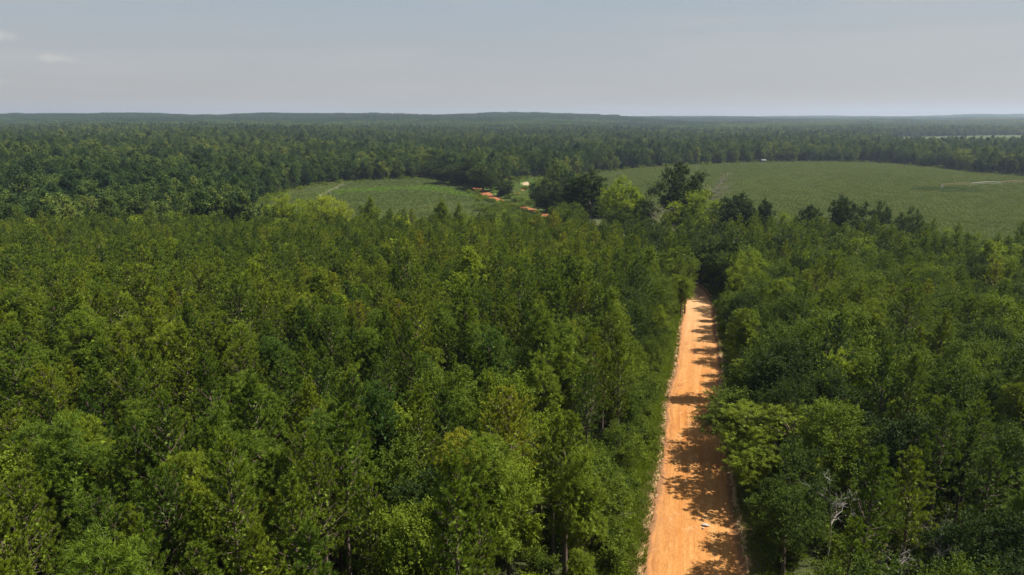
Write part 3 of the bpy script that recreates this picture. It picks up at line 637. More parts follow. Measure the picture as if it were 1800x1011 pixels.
# ------------------------------------------------------------------ one stuff object with geometry-node copies
def scatter(name, pts, rz, scl, idx, tint, protos, label, cat):
    n = len(pts); me = D.meshes.new(name); me.vertices.add(n); me.vertices.foreach_set('co', np.asarray(pts, np.float32).ravel())
    def a(nm, ty, v, key='value'):
        x = me.attributes.new(nm, ty, 'POINT'); x.data.foreach_set(key, np.ascontiguousarray(v).ravel())
    rot = np.zeros((n, 3), np.float32); rot[:, 2] = rz; a('rot', 'FLOAT_VECTOR', rot, 'vector')
    s = np.asarray(scl, np.float32); s = s if s.ndim == 2 else np.stack([s, s, s], 1); a('scl', 'FLOAT_VECTOR', s, 'vector')
    a('pick', 'INT', np.asarray(idx, np.int32)); a('tint', 'FLOAT', np.asarray(tint, np.float32))
    o = link(name, me); ng = D.node_groups.new(name, 'GeometryNodeTree')
    ng.interface.new_socket('Geometry', in_out='INPUT', socket_type='NodeSocketGeometry'); ng.interface.new_socket('Geometry', in_out='OUTPUT', socket_type='NodeSocketGeometry')
    gi = ng.nodes.new('NodeGroupInput'); go = ng.nodes.new('NodeGroupOutput')
    jn = ng.nodes.new('GeometryNodeJoinGeometry')
    for p in reversed(protos):
        oi = ng.nodes.new('GeometryNodeObjectInfo'); oi.inputs['Object'].default_value = p
        gi2 = ng.nodes.new('GeometryNodeGeometryToInstance'); ng.links.new(oi.outputs['Geometry'], gi2.inputs[0]); ng.links.new(gi2.outputs[0], jn.inputs[0])
    iop = ng.nodes.new('GeometryNodeInstanceOnPoints'); iop.inputs['Pick Instance'].default_value = True
    ng.links.new(gi.outputs[0], iop.inputs['Points']); ng.links.new(jn.outputs[0], iop.inputs['Instance'])
    for nm, ty, sk in (('pick', 'INT', 'Instance Index'), ('rot', 'FLOAT_VECTOR', 'Rotation'), ('scl', 'FLOAT_VECTOR', 'Scale')):
        na = ng.nodes.new('GeometryNodeInputNamedAttribute'); na.data_type = ty; na.inputs['Name'].default_value = nm; ng.links.new(na.outputs['Attribute'], iop.inputs[sk])
    ng.links.new(iop.outputs[0], go.inputs[0])
    md = o.modifiers.new('copies', 'NODES'); md.node_group = ng
    return tag(o, label, cat, kind='stuff')

# ------------------------------------------------------------------ where every tree stands
rng = np.random.default_rng(2024)
def snoise(x, y, s, ph=0.0):
    return (np.sin(x / s + ph) * np.cos(y / s * .9 + ph * 2) + .6 * np.sin(x / s * 2.3 - y / s * 1.7 + ph * 3) + .4 * np.sin(y / s * 3.1 + x / s * 1.1 + ph)) / 2
NEAR_END_PX = [(-700, 225), (0, 236), (430, 246), (500, 252), (560, 252), (700, 252), (900, 244), (1000, 240), (1100, 232), (1200, 236), (1300, 232), (1400, 222), (1600, 192), (1800, 182), (2500, 182)]
def near_end(x, y):
    px = 900 + FOC * x / np.maximum(y, 1) ; return np.interp(px, [p[0] for p in NEAR_END_PX], [p[1] for p in NEAR_END_PX])
def jgrid(x0, x1, y0, y1, st, jit=.38):
    gx, gy = np.meshgrid(np.arange(x0, x1, st), np.arange(y0, y1, st * .87)); gx = gx + (np.arange(gx.shape[0])[:, None] % 2) * st / 2
    x = gx.ravel() + rng.uniform(-jit, jit, gx.size) * st; y = gy.ravel() + rng.uniform(-jit, jit, gx.size) * st; return x, y
x, y = jgrid(-330, 330, 4, 275, 2.75)
keep = (np.abs(x) < .98 * y + 30) & (y < near_end(x, y) + 4 * np.sin(x / 11) + np.where(x < -60, 13 * snoise(x, y * 0, 19, 1), 0))
x, y = x[keep], y[keep]
off, rw_, rs_ = road_off(x, y)
edge = np.abs(off) - rw_ / 2
lmar = np.where(rs_ < 165, 3.2, 1.2) + .9 * np.sin(rs_ * .21) + .6 * np.sin(rs_ * .53 + 1)
rmar = 3.0 + 1.7 * np.sin(rs_ * .33 + 2) + .6 * np.sin(rs_ * .47)
keep = edge > np.where(off < 0, lmar, rmar)
x, y, off, edge, rs_ = x[keep], y[keep], off[keep], edge[keep], rs_[keep]
left = off < 0
# share of broadleaf trees at a place
pb = np.where(left, .06 + .10 * (snoise(x, y, 23) > .45), .70)
pb = np.where(left & (edge < 11), .72, pb)
pb = np.where(left & (y < 62) & (x > -16 + .25 * (y - 30)), .60, pb)
pb = np.where(left & (y < 75) & (x > -4) & (y >= 62), .4, pb)
pb = np.where(left & (x < -60) & (snoise(x, y, 31, 2) > .5), .45, pb)
pb = np.where(~left & (edge < 14), .86, pb)
pb = np.where(left & (y > near_end(x, y) - 26) & (snoise(x, y, 25, 6) > -.2), .6, pb)
pb = np.where(~left & (y > 110) & (edge > 30) & (snoise(x, y, 27, 1) > .1), .45, pb)
u = rng.random(len(x))
kind = np.where(u < pb, 1, 0)               # 1 broadleaf, 0 pine
u2 = rng.random(len(x)); kind = np.where((u2 < np.where(left, .04, .03)) & (y > 62), 2, kind)    # 2 bright conical broadleaf
# thin the broadleaf trees: their crowns are wider
order = np.argsort(np.hypot(x, y)); alive = np.ones(len(x), bool); cell = {}
rad_k = {0: 1.15, 1: 2.15, 2: 1.5}
for i in order:
    r = rad_k[int(kind[i])]; cx_, cy_ = int(x[i] // 4), int(y[i] // 4); ok = True
    for a in (-1, 0, 1):
        for b in (-1, 0, 1):
            for j in cell.get((cx_ + a, cy_ + b), ()):
                if (x[i] - x[j]) ** 2 + (y[i] - y[j]) ** 2 < (r + rad_k[int(kind[j])]) ** 2 * .82: ok = False; break
    if ok: cell.setdefault((cx_, cy_), []).append(i)
    else: alive[i] = False
x, y, off, edge, kind, left = x[alive], y[alive], off[alive], edge[alive], kind[alive], left[alive]
# hand-placed trees get room
FIXED = []   # (kindname, proto, x, y, rz, (sx,sy,sz), tint, label, category)
def fix(kn, proto, px, Y, top, s_w, tint, label, cat, h0, r0, rz=0.0, group=None):
    """a tree on the photo column px at ground distance Y whose top reaches photo row top; s_w = crown width in photo px"""
    xx = col_at(px, Y); z0 = float(H(xx, Y)); dep = proj(xx, Y, z0)[2]
    zz_ = np.empty(len(proto['crown'].vertices) * 3, np.float32); proto['crown'].vertices.foreach_get('co', zz_); h0 = float(np.percentile(zz_[2::3], 99.7))
    lo, hi = 1.0, 45.0
    for _ in range(30):
        m = .5 * (lo + hi)
        if proj(xx, Y, z0 + m)[1] > top: lo = m
        else: hi = m
    hgt = lo; wm = s_w * dep / FOC / 2
    FIXED.append((kn, proto, xx, Y, rz, (wm / r0, wm / r0, hgt / h0), tint, label, cat, group))
def fixm(kn, proto, x_, y_, s, tint, label, cat, rz=0.0): FIXED.append((kn, proto, x_, y_, rz, s, tint, label, cat, None))
O0, O1, O2 = OAKS
BT, BC = 'broadleaf_tree', 'tree'
for q_, (px, Y, tp_, wd, tn_) in enumerate([(893, 372, 352, 22, .3), (912, 366, 356, 24, .42), (930, 380, 350, 22, .5), (948, 372, 357, 22, .38), (968, 385, 350, 20, .5), (905, 395, 348, 16, .4), (870, 352, 358, 26, .3), (845, 345, 362, 24, .42)]):
    fix(BT, BROADS[q_ % 4], px, Y, tp_, wd, tn_, 'small green tree %s the red track below the fork' % ('hiding', 'beside', 'just right of', 'well right of', 'far right of', 'farther up', 'lower left of', 'leftmost below')[q_], BC, 11, 2.9, q_)
fix(BT, O0, 1190, 258, 288, 74, .03, 'tallest dark green tree at the near edge of the big field, above the road gap', BC, 17, 4.2)
fix(BT, BROADS[4], 1212, 242, 332, 78, .72, 'bright-topped leafy tree in front of the tallest dark tree by the road gap', BC, 12, 2.7)
fix(BT, BROADS[4], 1250, 250, 352, 48, .22, 'mid green tree just right of the bright-topped tree at the road gap', BC, 12, 2.7)
fix(BT, O2, 1030, 285, 302, 70, .06, 'dark ragged pointed tree left of the bright green round one, before the big field', BC, 18, 3.0, 1)
fix(BT, O2, 1010, 290, 315, 36, .1, 'narrow dark tree on the left shoulder of the ragged pointed tree', BC, 18, 3.0, 2)
fix(BT, O1, 1090, 266, 312, 78, .74, 'bright green rounded tree standing before the left part of the big field', BC, 15, 5.2)
fix(BT, O1, 962, 352, 317, 62, .02, 'broad dark tree beside the dirt track where both fields meet', BC, 15, 5.2, 1)
fix(BT, BROADS[1], 1000, 262, 355, 58, .3, 'low olive domed tree below the dark ragged pointed tree', BC, 10.5, 3.3)
fix(BT, BROADS[5], 1092, 255, 362, 62, .25, 'low olive domed tree below the bright green rounded tree', BC, 10, 3.5)
fix(BT, BROADS[0], 1130, 262, 352, 44, .08, 'small dark tree right of the bright green rounded tree', BC, 11, 2.9)
fix(BT, O1, 886, 425, 316, 32, .02, 'small round dark tree at the fork of the red dirt track', BC, 15, 5.2, 2)
fix(BT, O1, 850, 455, 288, 62, .10, 'large olive oak rising over the bend of the red dirt track', BC, 15, 5.2, 3)
fix(BT, O1, 808, 488, 287, 54, .10, 'broad dark oak left of the bend of the red dirt track', BC, 15, 5.2, 4)
fix(BT, O0, 780, 498, 287, 34, .05, 'dark oak at the upper right corner of the small left field', BC, 17, 4.2, 1)
fix(BT, O0, 832, 480, 281, 40, .03, 'dark tree between the two broad oaks above the red dirt track', BC, 17, 4.2, 2)
fix(BT, O2, 1288, 236, 341, 54, .04, 'dark double-crowned tree silhouetted on the big field right of the road gap', BC, 18, 3.0)
fix(BT, O2, 1312, 236, 358, 20, .05, 'slim dark tree between the double-crowned and the columnar one', BC, 18, 3.0, 1)
fix(BT, O2, 1339, 230, 350, 27, .03, 'dark columnar tree at the near edge of the big field', BC, 18, 3.0, 2)
fix(BT, BROADS[2], 1372, 222, 373, 34, .62, 'small yellow-green tree right of the dark columnar one by the big field', BC, 11.5, 2.5)
fix(BT, O0, 1418, 222, 361, 46, .04, 'dark tree leaning over the big field left of the jagged one', BC, 17, 4.2, 2)
fix(BT, O2, 1470, 222, 345, 42, .05, 'dark jagged twin-topped tree at the near edge of the big field', BC, 18, 3.0, 4)
fix(BT, O1, 1528, 222, 355, 60, .03, 'wide dark rounded tree at the near edge of the big field', BC, 15, 5.2, 5)
fix(BT, O1, 1592, 219, 366, 42, .12, 'rightmost of the dark rounded trees standing against the big field', BC, 15, 5.2, 0.5)
fix(BT, BROADS[2], 1655, 208, 400, 28, .68, 'small yellow-green tree at the field edge right of the rounded trees', BC, 11.5, 2.5)
fix(BT, BROADS[4], 1702, 205, 408, 26, .6, 'slim green tree at the field edge near the right side of the photo', BC, 12, 2.7)
fix(BT, BROADS[4], 497, 246, 340, 50, .84, 'leftmost yellow-green tree at the near edge of the small left field', BC, 12, 2.7)
fix(BT, BROADS[0], 535, 247, 348, 56, .80, 'yellow-green tree second from the left below the small left field', BC, 11, 2.9)
fix(BT, BROADS[2], 575, 246, 342, 50, .88, 'yellow-green tree at the foot of the thin irrigation line', BC, 11.5, 2.5)
fix(BT, BROADS[4], 602, 245, 356, 38, .92, 'yellowish tree just right of the foot of the thin irrigation line', BC, 12, 2.7, 1)
fix(BT, CONES[1], 655, 252, 345, 26, .62, 'pointed light green tree before the middle of the small left field', BC, 12, 1.7)
fix(BT, CONES[2], 778, 250, 349, 28, .58, 'pointed light green tree before the right half of the small left field', BC, 12.5, 2.2)
fix(BT, CONES[1], 808, 250, 356, 20, .62, 'slim pointed light green tree before the right end of the small left field', BC, 12, 1.7)
# bright trees seen in the wood
fix(BT, CONES[0], 246, 78, 668, 66, .80, 'bright green conical tree among dark pines in the lower left of the wood', BC, 12.5, 2.0)
fix(BT, BROADS[4], 30, 66, 735, 76, .84, 'yellow-green broad tree at the left border of the photo', BC, 12, 2.7)
fix(BT, CONES[2], 590, 118, 494, 58, .72, 'bright green conical tree standing out in the middle of the pines', BC, 12.5, 2.2)
fix(BT, CONES[1], 262, 100, 552, 34, .88, 'narrow yellow-green tree in the left pines above the bright conical one', BC, 12, 1.7)
fix(BT, CONES[1], 650, 132, 468, 34, .72, 'narrow light green tree up and right of the middle bright conical tree', BC, 12, 1.7, 1)
fix(BT, CONES[2], 752, 126, 490, 36, .62, 'light green tree among pines right of the photo middle column of trees', BC, 12.5, 2.2, 1)
fix(BT, CONES[2], 470, 150, 440, 30, .75, 'light green tree high in the left pine stand', BC, 12.5, 2.2, 2)
fix(BT, CONES[0], 1000, 92, 606, 72, .66, 'bright green conical tree left of the road, halfway down the photo', BC, 12.5, 2.0, 2)
fix(BT, CONES[2], 688, 62, 770, 44, .70, 'slim bright green tree in the lower middle of the photo', BC, 12.5, 2.2, 3)
fix(BT, CONES[2], 788, 168, 412, 22, .85, 'narrow yellow-green tree high among the pines below the left field', BC, 12.5, 2.2)
fix(BT, BROADS[4], 1508, 122, 470, 74, .48, 'olive flame-shaped tree standing out in the wood right of the road', BC, 12, 2.7, 2)
fix(BT, CONES[0], 1440, 116, 508, 34, .8, 'narrow yellow-green tree left of the olive flame-shaped tree', BC, 12.5, 2.0, 1)
fix('pine_tree', BIGPINE, 1372, 57.5, 718, 190, .62, 'large round-crowned pine beside the right road edge, biggest pine in the photo', 'pine', 11, 3.5)
fix('pine_tree', BIGPINE, 1330, 78, 628, 110, .70, 'yellowish round-crowned pine right of the road, above the biggest pine', 'pine', 11, 3.5, 2)
fix(BT, BROADS[5], 1296, 66, 690, 132, .35, 'dense green tree overhanging the right edge of the dirt road', BC, 10, 3.5, 1)
fix(BT, BROADS[1], 1232, 181, 418, 70, .10, 'dark tree straight above the far end of the visible road', BC, 10.5, 3.3)
fix(BT, BROADS[4], 1262, 166, 420, 60, .15, 'deep green tree right of the far end of the visible road', BC, 12, 2.7, 1)
fix('pine_tree', BIGPINE, 1192, 160, 432, 62, .5, 'rounded pine left of the far end of the visible road', 'pine', 11, 3.5, 1)
fix('dead_tree', DEADS[0], 1452, 47, 822, 80, .5, 'bare grey dead tree with forked white limbs, right of the biggest pine', 'dead tree', 9.5, 2.0)
fix('dead_tree', DEADS[2], 1560, 41, 950, 80, .5, 'fine grey twiggy dead tree near the bottom edge, right of the forked dead tree', 'dead tree', 9, 2.0)
fix('dead_tree', DEADS[2], 1650, 45, 900, 70, .5, 'grey dead brushy top amid green leaves in the lower right', 'dead tree', 9, 2.0, 1)
fix('dead_tree', DEADF[0], 1160, 236, 356, 34, .5, 'bare pale dead tree at the left side of the road gap', 'dead tree', 14, 2.4, 2)
fix('dead_tree', DEADF[1], 1243, 262, 302, 60, .5, 'tall bare twiggy tree right of the tallest dark tree', 'dead tree', 14, 2.6, 2)
fix('dead_tree', DEADS[1], 1037, 262, 350, 12, .5, 'white dead trunk below the dark ragged pointed tree', 'dead tree', 10.5, 1.6, 1)
fix('dead_tree', DEADS[1], 70, 72, 662, 40, .5, 'leafless grey tree near the left border', 'dead tree', 10.5, 1.6)
fix('dead_tree', DEADS[1], 103, 74, 668, 36, .5, 'leafless grey tree just right of the one near the left border', 'dead tree', 10.5, 1.6, 1)
fix('dead_tree', DEADS[2], 778, 66, 716, 60, .5, 'leafless dark twiggy tree in the middle of the lower wood', 'dead tree', 9, 2.0)
fix('dead_tree', DEADS[1], 480, 60, 782, 44, .5, 'leafless brownish tree in the lower left wood', 'dead tree', 10.5, 1.6, 3)
fix('dead_tree', DEADS[1], 510, 84, 660, 26, .5, 'bare thin trunk standing in the dark gap of the left wood', 'dead tree', 10.5, 1.6, 3)
fix('dead_tree', DEADS[1], 945, 165, 436, 34, .5, 'bare greyish tree high in the pines left of the road gap', 'dead tree', 10.5, 1.6, 3)
fix('dead_tree', DEADS[2], 200, 158, 430, 26, .5, 'bare pinkish-grey tree high in the left pines', 'dead tree', 9, 2.0, 3)
BRN = [dict(p) for p in PINES[:2]]
for b in BRN:
    b['crown'] = b['crown'].copy(); b['crown'].materials[0] = M['brown']
for k, (px, Y, tp_, wd, lab) in enumerate([(230, 166, 440, 16, 'small rust-brown dead pine high in the left pines'), (163, 112, 560, 16, 'small rust-brown dead pine in the left pines below the yellow tree row'),
        (828, 112, 555, 20, 'rust-brown dead pine in the middle wood, leftmost of three'), (870, 108, 542, 22, 'rust-brown dead pine in the middle wood, tallest of three'), (866, 100, 586, 16, 'rust-brown dead pine in the middle wood, lowest of three'), (1672, 112, 510, 20, 'brown dead pine deep in the wood right of the road'), (8, 190, 415, 26, 'brownish pine at the left border above the pines')]):
    fix('dead_pine', BRN[k % 2], px, Y, tp_, wd, .5, lab, 'dead pine', 12.5, 1.9)
fx = np.array([[f[2], f[3]] for f in FIXED]); fr = np.array([min(3.0, max(.8, {'dead_pine': .8, 'dead_tree': 1.3}.get(f[0], 1.2) * f[5][0])) for f in FIXED])
d = np.sqrt((x[:, None] - fx[None, :, 0]) ** 2 + (y[:, None] - fx[None, :, 1]) ** 2)
keep = (d > fr[None] + .9).all(1)
# the dead snags must stand in the open towards the camera
for f in FIXED:
    if f[3] > 200:      # the trees on the field edge stand clear of the young wood in front of them
        fd = math.hypot(f[2], f[3]); ux, uy = f[2] / fd, f[3] / fd; al = x * ux + y * uy; ac = np.abs(x * uy - y * ux); keep &= ~((al < fd + 30) & (al > fd - 16) & (ac < f[5][0] * (2.0 if f[6] > .5 else 1.4)))
    if f[0] in ('dead_tree', 'dead_pine') or f[6] > .55:
        fd = math.hypot(f[2], f[3]); ux, uy = f[2] / fd, f[3] / fd
        al = x * ux + y * uy; ac = np.abs(x * uy - y * ux); keep &= ~((al < fd + .2) & (al > fd - 3.6) & (ac < 1.7 * max(.8, f[5][0])))
# a few natural gaps
for px, py in ((497, 690), (760, 470), (350, 800), (1655, 640)):
    gx_, gy_ = at(px, py, 4); keep &= ((x - gx_) ** 2 / 12 + (y - gy_) ** 2 / 30) > 1
x, y, off, edge, kind, left = x[keep], y[keep], off[keep], edge[keep], kind[keep], left[keep]
n = len(x); z = H(x, y) - .15
rz = rng.uniform(0, 6.283, n)
hs = np.where(kind == 0, rng.normal(.99, .13, n), rng.normal(.98, .14, n)); hs = np.clip(hs, .62, 1.28)
hs = np.where((rng.random(n) < .07) & (hs < 1.1), hs * 1.2, hs)
hs = hs * np.where((kind == 1) & (edge < 9) & left, .82, 1) * np.where((edge < 5) & left & (y < 150), .62, 1)
hs = hs * np.where(~left & (edge < 6) & (y > 75) & (y < 150), .92, 1) * np.where(~left & (y < 60) & (edge > 6), .9, 1)
hs = hs * (1 + .08 * snoise(x, y, 14, 4)) * np.where(kind == 2, 1.05, 1)
near_r = ~left & (y < 53) & (x > 14) & (900 + FOC * x / np.maximum(y, 1) < 1560); hs = np.where(near_r, hs * .72, hs)
gap = (off > -14) & (off < 16) & (y > 165) & (y < 245); hs = np.where(gap & (np.abs(off) < 14), hs * 1.12, hs)
ws = hs * rng.uniform(.88, 1.15, n)
tint = np.where(kind == 0, .46 + .16 * snoise(x, y, 37, 1) + rng.normal(size=n) * .16, .38 + .14 * snoise(x, y, 29, 3) + rng.normal(size=n) * .17)
tint = np.where((kind == 1) & ~left, tint - .14, tint); tint = np.where(kind == 2, rng.uniform(.5, .8, n), tint)
tint = np.where(gap & (kind == 1), .12, tint); tint = np.where((kind > 0) & left & (y > 195) & ~gap, tint + .07, tint)
tint = np.clip(tint, 0.02, .95)
px_, py_, dep = proj(x, y, z + np.where(kind == 0, 12.5, 11.2) * hs)
inview = (px_ > -25) & (px_ < 1825) & (py_ < 1045) & (dep > 0)

def place(kn, proto, loc, rzz, s, tn, label, cat, group=None):
    e = empty(kn, loc, rzz); e.scale = s; tag(e, label, cat, group)
    t = link('trunk', proto['trunk'], e)
    tag(t)
    c = link('crown' if kn != 'dead_tree' else 'crown', proto['crown'], e); c['tint'] = float(tn)
    return e
USED = set()
def uniq(lab):
    k = lab; i = 1
    while k in USED: return None
    USED.add(k); return k
for (kn, proto, xx, yy, rzz, s, tn, lab, cat, grp) in FIXED:
    USED.add(lab); place(kn, proto, (xx, yy, float(H(xx, yy)) - .15), rzz, s, tn, lab, cat, {'broadleaf_tree': 'broadleaf trees', 'pine_tree': 'pine trees', 'dead_tree': 'dead trees', 'dead_pine': 'brown dead pines'}[kn])
nfix = {k: sum(1 for f in FIXED if f[0] == k) for k in ('pine_tree', 'broadleaf_tree')}
ind = np.zeros(n, bool)
for kn, ks, lim in (('pine_tree', (0,), 300 - nfix['pine_tree']), ('broadleaf_tree', (1, 2), 300 - nfix['broadleaf_tree'])):
    c = np.where(inview & np.isin(kind, ks))[0]; c = c[np.argsort(dep[c])][:lim]; ind[c] = True
    for i in c:
        k = int(kind[i]); P_set = {0: PINES, 1: BROADS, 2: CONES}[k]; pr = P_set[int(rng.integers(len(P_set)))]
        tn = tint[i]; hue = ('dark green' if tn < .25 else 'deep green' if tn < .4 else 'mid green' if tn < .55 else 'olive green' if (tn < .7 and k == 0) else 'light green' if tn < .7 else 'yellow-green')
        siz = 'short' if hs[i] < .75 else 'slender' if ws[i] / hs[i] < .93 else 'broad' if ws[i] / hs[i] > 1.1 else 'full'
        nm = {0: 'pine', 1: 'leafy tree', 2: 'pointed leafy tree'}[k]
        side = 'left of road' if left[i] else 'right of road'
        if edge[i] < 5: side = 'at left road edge' if left[i] else 'at right road edge'
        cxp, cyp = float(np.clip(px_[i] / 18, 0, 100)), float(np.clip(100 - py_[i] / 10.11, 0, 100))
        lab = f'{siz} {hue} {nm} {side}, top {cxp:.0f}% across, {cyp:.0f}% up'
        if lab in USED: lab = f'{siz} {hue} {nm} {side}, top {cxp:.1f}% across, {cyp:.1f}% up'
        USED.add(lab)
        place(kn, pr, (x[i], y[i], z[i]), rz[i], (ws[i], ws[i], hs[i]), tn, lab, 'pine' if k == 0 else 'tree', 'pine trees' if k == 0 else 'broadleaf trees')
rest = ~ind
def emit(name, mask, protos_hi, protos_lo, label, cat, cut=95):
    i = np.where(mask)[0]; hi = dep[i] < cut; a, b = len(protos_hi), len(protos_lo)
    pick = np.where(hi, rng.integers(0, a, len(i)), a + rng.integers(0, b, len(i)))
    scatter(name, np.stack([x[i], y[i], z[i]], 1), rz[i], np.stack([ws[i], ws[i], hs[i]], 1), pick, tint[i], protos_hi + protos_lo, label, cat)
emit('pine_forest', rest & (kind == 0), PINE_HI, PINE_LO, 'dense stand of young green pines filling the wood beyond the nearest trees', 'pine forest')
emit('broadleaf_forest', rest & (kind != 0), BROAD_HI, BROAD_LO, 'rounded leafy trees mixed through the wood beyond the nearest ones', 'forest')
print('near trees', n, 'pines', int((kind == 0).sum()))

# ------------------------------------------------------------------ woods beyond the near stand
X_, Y_, Z_, S_, T_, I_, RZ_ = [], [], [], [], [], [], []
def add_w(x, y, s, t, i, r, dz=-.3):
    X_.append(x); Y_.append(y); Z_.append(H(x, y) + dz); S_.append(s); T_.append(t); I_.append(i); RZ_.append(r)
TRACK = np.array([at(*p) for p in ((833, 331), (846, 337), (868, 350), (905, 362), (935, 370))])
for (y0_, y1_, st) in ((215, 420, 6.2), (420, 950, 7.2), (950, 1900, 9.0)):
    x, y = jgrid(-.95 * y1_, .95 * y1_, y0_, y1_, st)
    k = (np.abs(x) < .86 * y + 40) & (y > near_end(x, y) + 5 + np.where(x < -60, 13 * snoise(x, y * 0, 19, 1), 0)) & ~near_field(x, y)
    x, y = x[k], y[k]
    pxx = 900 + FOC * x / y
    k = ~((pxx > 440) & (pxx < 1000) & (y < 395))                     # open strip before the left field
    k &= ~((pxx > 985) & (y < 400) & (y < np.interp(pxx, [985, 1100, 1900], [330, 300, 260])))
    k &= ~((pxx > 985) & (y < 330))
    o_, w2, _ = road_off(x, y); k &= np.abs(o_) > 8
    x, y = x[k], y[k]; m = len(x)
    d0 = snoise(x, y, 60, 2); pine = (rng.random(m) < np.where(snoise(x, y, 120, 5) > .45, .6, .06))
    s = rng.normal(.98, .17, m) * (1 + .12 * d0); s = np.clip(s, .55, 1.45)
    t = np.clip(.44 + .22 * snoise(x, y, 90, 1) + rng.normal(size=m) * .25, 0, 1)
    t = np.where(pine, t * .55 + .1, t); t = np.where(y < 430, t * .9, t)
    i = np.where(pine, 4 + rng.integers(0, 2, m), rng.integers(0, 4, m))
    add_w(x, y, np.stack([s, s, s], 1), t, i, rng.uniform(0, 6.28, m))
for (y0_, y1_, st) in ((1850, 8300, 40),):
    x, y = jgrid(-.9 * y1_, .9 * y1_, y0_, y1_, st, jit=.12); k = (np.abs(x) < .86 * y + 60) & ~near_field(x, y); x, y = x[k], y[k]; m = len(x)
    u = x / y
    ridge = (sstep(2300, 2700, y + 300 * snoise(x, y, 400, 3)) * (u < .35)) > rng.random(m) * .9 + .05
    pine = ridge | (snoise(x, y, 300, 6) > .55)
    t = np.clip(.46 + .32 * snoise(x, y, 260, 1) + rng.normal(size=m) * .13, 0, 1); t = np.where(pine, t * .3 + .02, t * .85)
    s = np.stack([np.full(m, 1.0), np.full(m, 1.0), np.clip(rng.normal(1, .14, m), .7, 1.4)], 1)
    add_w(x, y, s, t, np.where(pine, 10 + rng.integers(0, 2, m), 6 + rng.integers(0, 4, m)), rng.integers(0, 4, m) * 1.5708)
X_, Y_, Z_, S_, T_, I_, RZ_ = map(np.concatenate, (X_, Y_, Z_, S_, T_, I_, RZ_))
# bushes fringe the treelines behind both fields and the far bank of the clearing
scatter('distant_woodland', np.stack([X_, Y_, Z_], 1), RZ_, S_, I_, T_, WOOD + WOODPINE + PATCH_B + PATCH_P, 'wide mixed woodland stretching behind the fields to the horizon', 'woodland')
print('far trees', len(X_))

# crops
def crop(name, poly, protos_i, tf, label, cat, st=6.0, rot=.3, zs=1.0):
    xs = [p[0] for p in poly]; yv = [p[1] for p in poly]
    gx, gy = np.meshgrid(np.arange(min(xs), max(xs), st), np.arange(min(yv), max(yv), st)); x = gx.ravel() + rng.normal(size=gx.size) * .2; y = gy.ravel() + rng.normal(size=gx.size) * .2
    k = poly_mask(poly, x, y) & (np.abs(road_off(x, y)[0]) > 6.8)
    for pp in (SAND, STRK):
        cc = np.mean(pp, 0); k &= ~poly_mask([tuple(cc + (np.array(q) - cc) * 1.25) for q in pp], x, y)
    x, y = x[k], y[k]; m = len(x)
    s = np.ones((m, 3)); s[:, 2] = zs * rng.uniform(.8, 1.15, m)
    scatter(name, np.stack([x, y, H(x, y) + .2], 1), np.full(m, rot), s, rng.choice(protos_i, m), np.clip(tf(x, y), 0, 1), CROP, label, cat)
PIV = at(1655, 334)
def t_right(x, y):
    t = .45 + .05 * snoise(x, y, 55, 1) + .03 * snoise(x, y, 13, 2) + rng.normal(size=len(x)) * .02
    r = np.hypot(x - PIV[0], y - PIV[1]); t = t + .025 * np.sin(r / 4.5)
    t = np.where((((x - PIV[0]) / 22) ** 2 + ((y - PIV[1] + 6) / 15) ** 2) < 1, .22, t)
    return t
crop('right_crop', FIELD_R, [0, 1, 2], t_right, 'big olive green crop field curving across the right side', 'crop field', rot=.9)
def t_left(x, y):
    t = .34 + .06 * snoise(x, y, 30, 1) + rng.normal(size=len(x)) * .02
    t = np.where(poly_mask(GRASS_L, x, y), .70 + rng.normal(size=len(x)) * .05, t)
    t = np.where((y > 420) & (x < -120), t + .18, t); t = np.where((y < 385) & (snoise(x, y, 20) > .0), t + .15, t)
    return t
crop('left_crop', FIELD_L, [3, 4, 5], t_left, 'small corn field with a bright green grass strip in the valley', 'corn field', rot=.35)
crop('meadow_grass', CLEAR, [0, 1, 2], lambda x, y: .60 + .1 * snoise(x, y, 12) + rng.normal(size=len(x)) * .06, 'rough green grass around the forked red track', 'grass', st=6.6, zs=.6)
# scrub: field margins, clearing and under the near wood
x, y = [], []
for poly, cnt, wd in ((FIELD_L, 620, 4), (FIELD_R, 900, 4), (CLEAR, 420, 6)):
    P = np.array(poly + [poly[0]]); L = np.linalg.norm(np.diff(P, axis=0), axis=1); c = np.concatenate([[0], np.cumsum(L)]); s = rng.uniform(0, c[-1], cnt)
    x.append(np.interp(s, c, P[:, 0]) + rng.normal(size=cnt) * wd); y.append(np.interp(s, c, P[:, 1]) + rng.normal(size=cnt) * wd)
cx_, cy_ = rng.uniform(-40, 45, 260), rng.uniform(285, 430, 260); k = (900 + FOC * cx_ / cy_ > 850) & (900 + FOC * cx_ / cy_ < 1010); x.append(cx_[k]); y.append(cy_[k])
xs_, ys_ = jgrid(-200, 240, 285, 420, 5.5); pxx = 900 + FOC * xs_ / ys_; k = (pxx > 380) & (pxx < 1000) & (ys_ > near_end(xs_, ys_)) & (ys_ < 380) & ~near_field(xs_, ys_); x.append(xs_[k]); y.append(ys_[k])
x, y = np.concatenate(x), np.concatenate(y); k = (np.abs(road_off(x, y)[0]) > 5) & (y > 200) ; x, y = x[k], y[k]; m = len(x)
scatter('field_scrub', np.stack([x, y, H(x, y)], 1), rng.uniform(0, 6.28, m), rng.uniform(.5, 1.5, m), rng.integers(0, 3, m), np.clip(rng.normal(.5, .15, m), 0, 1), SHRUB_J, 'low bushes along the field margins', 'bushes')
x, y = jgrid(-150, 150, 8, 190, 2.6); k = (np.abs(x) < .9 * y + 14); x, y = x[k], y[k]; o_, w2, s_ = road_off(x, y); k = np.abs(o_) > w2 / 2 + 3.2; x, y = x[k], y[k]; m = len(x)
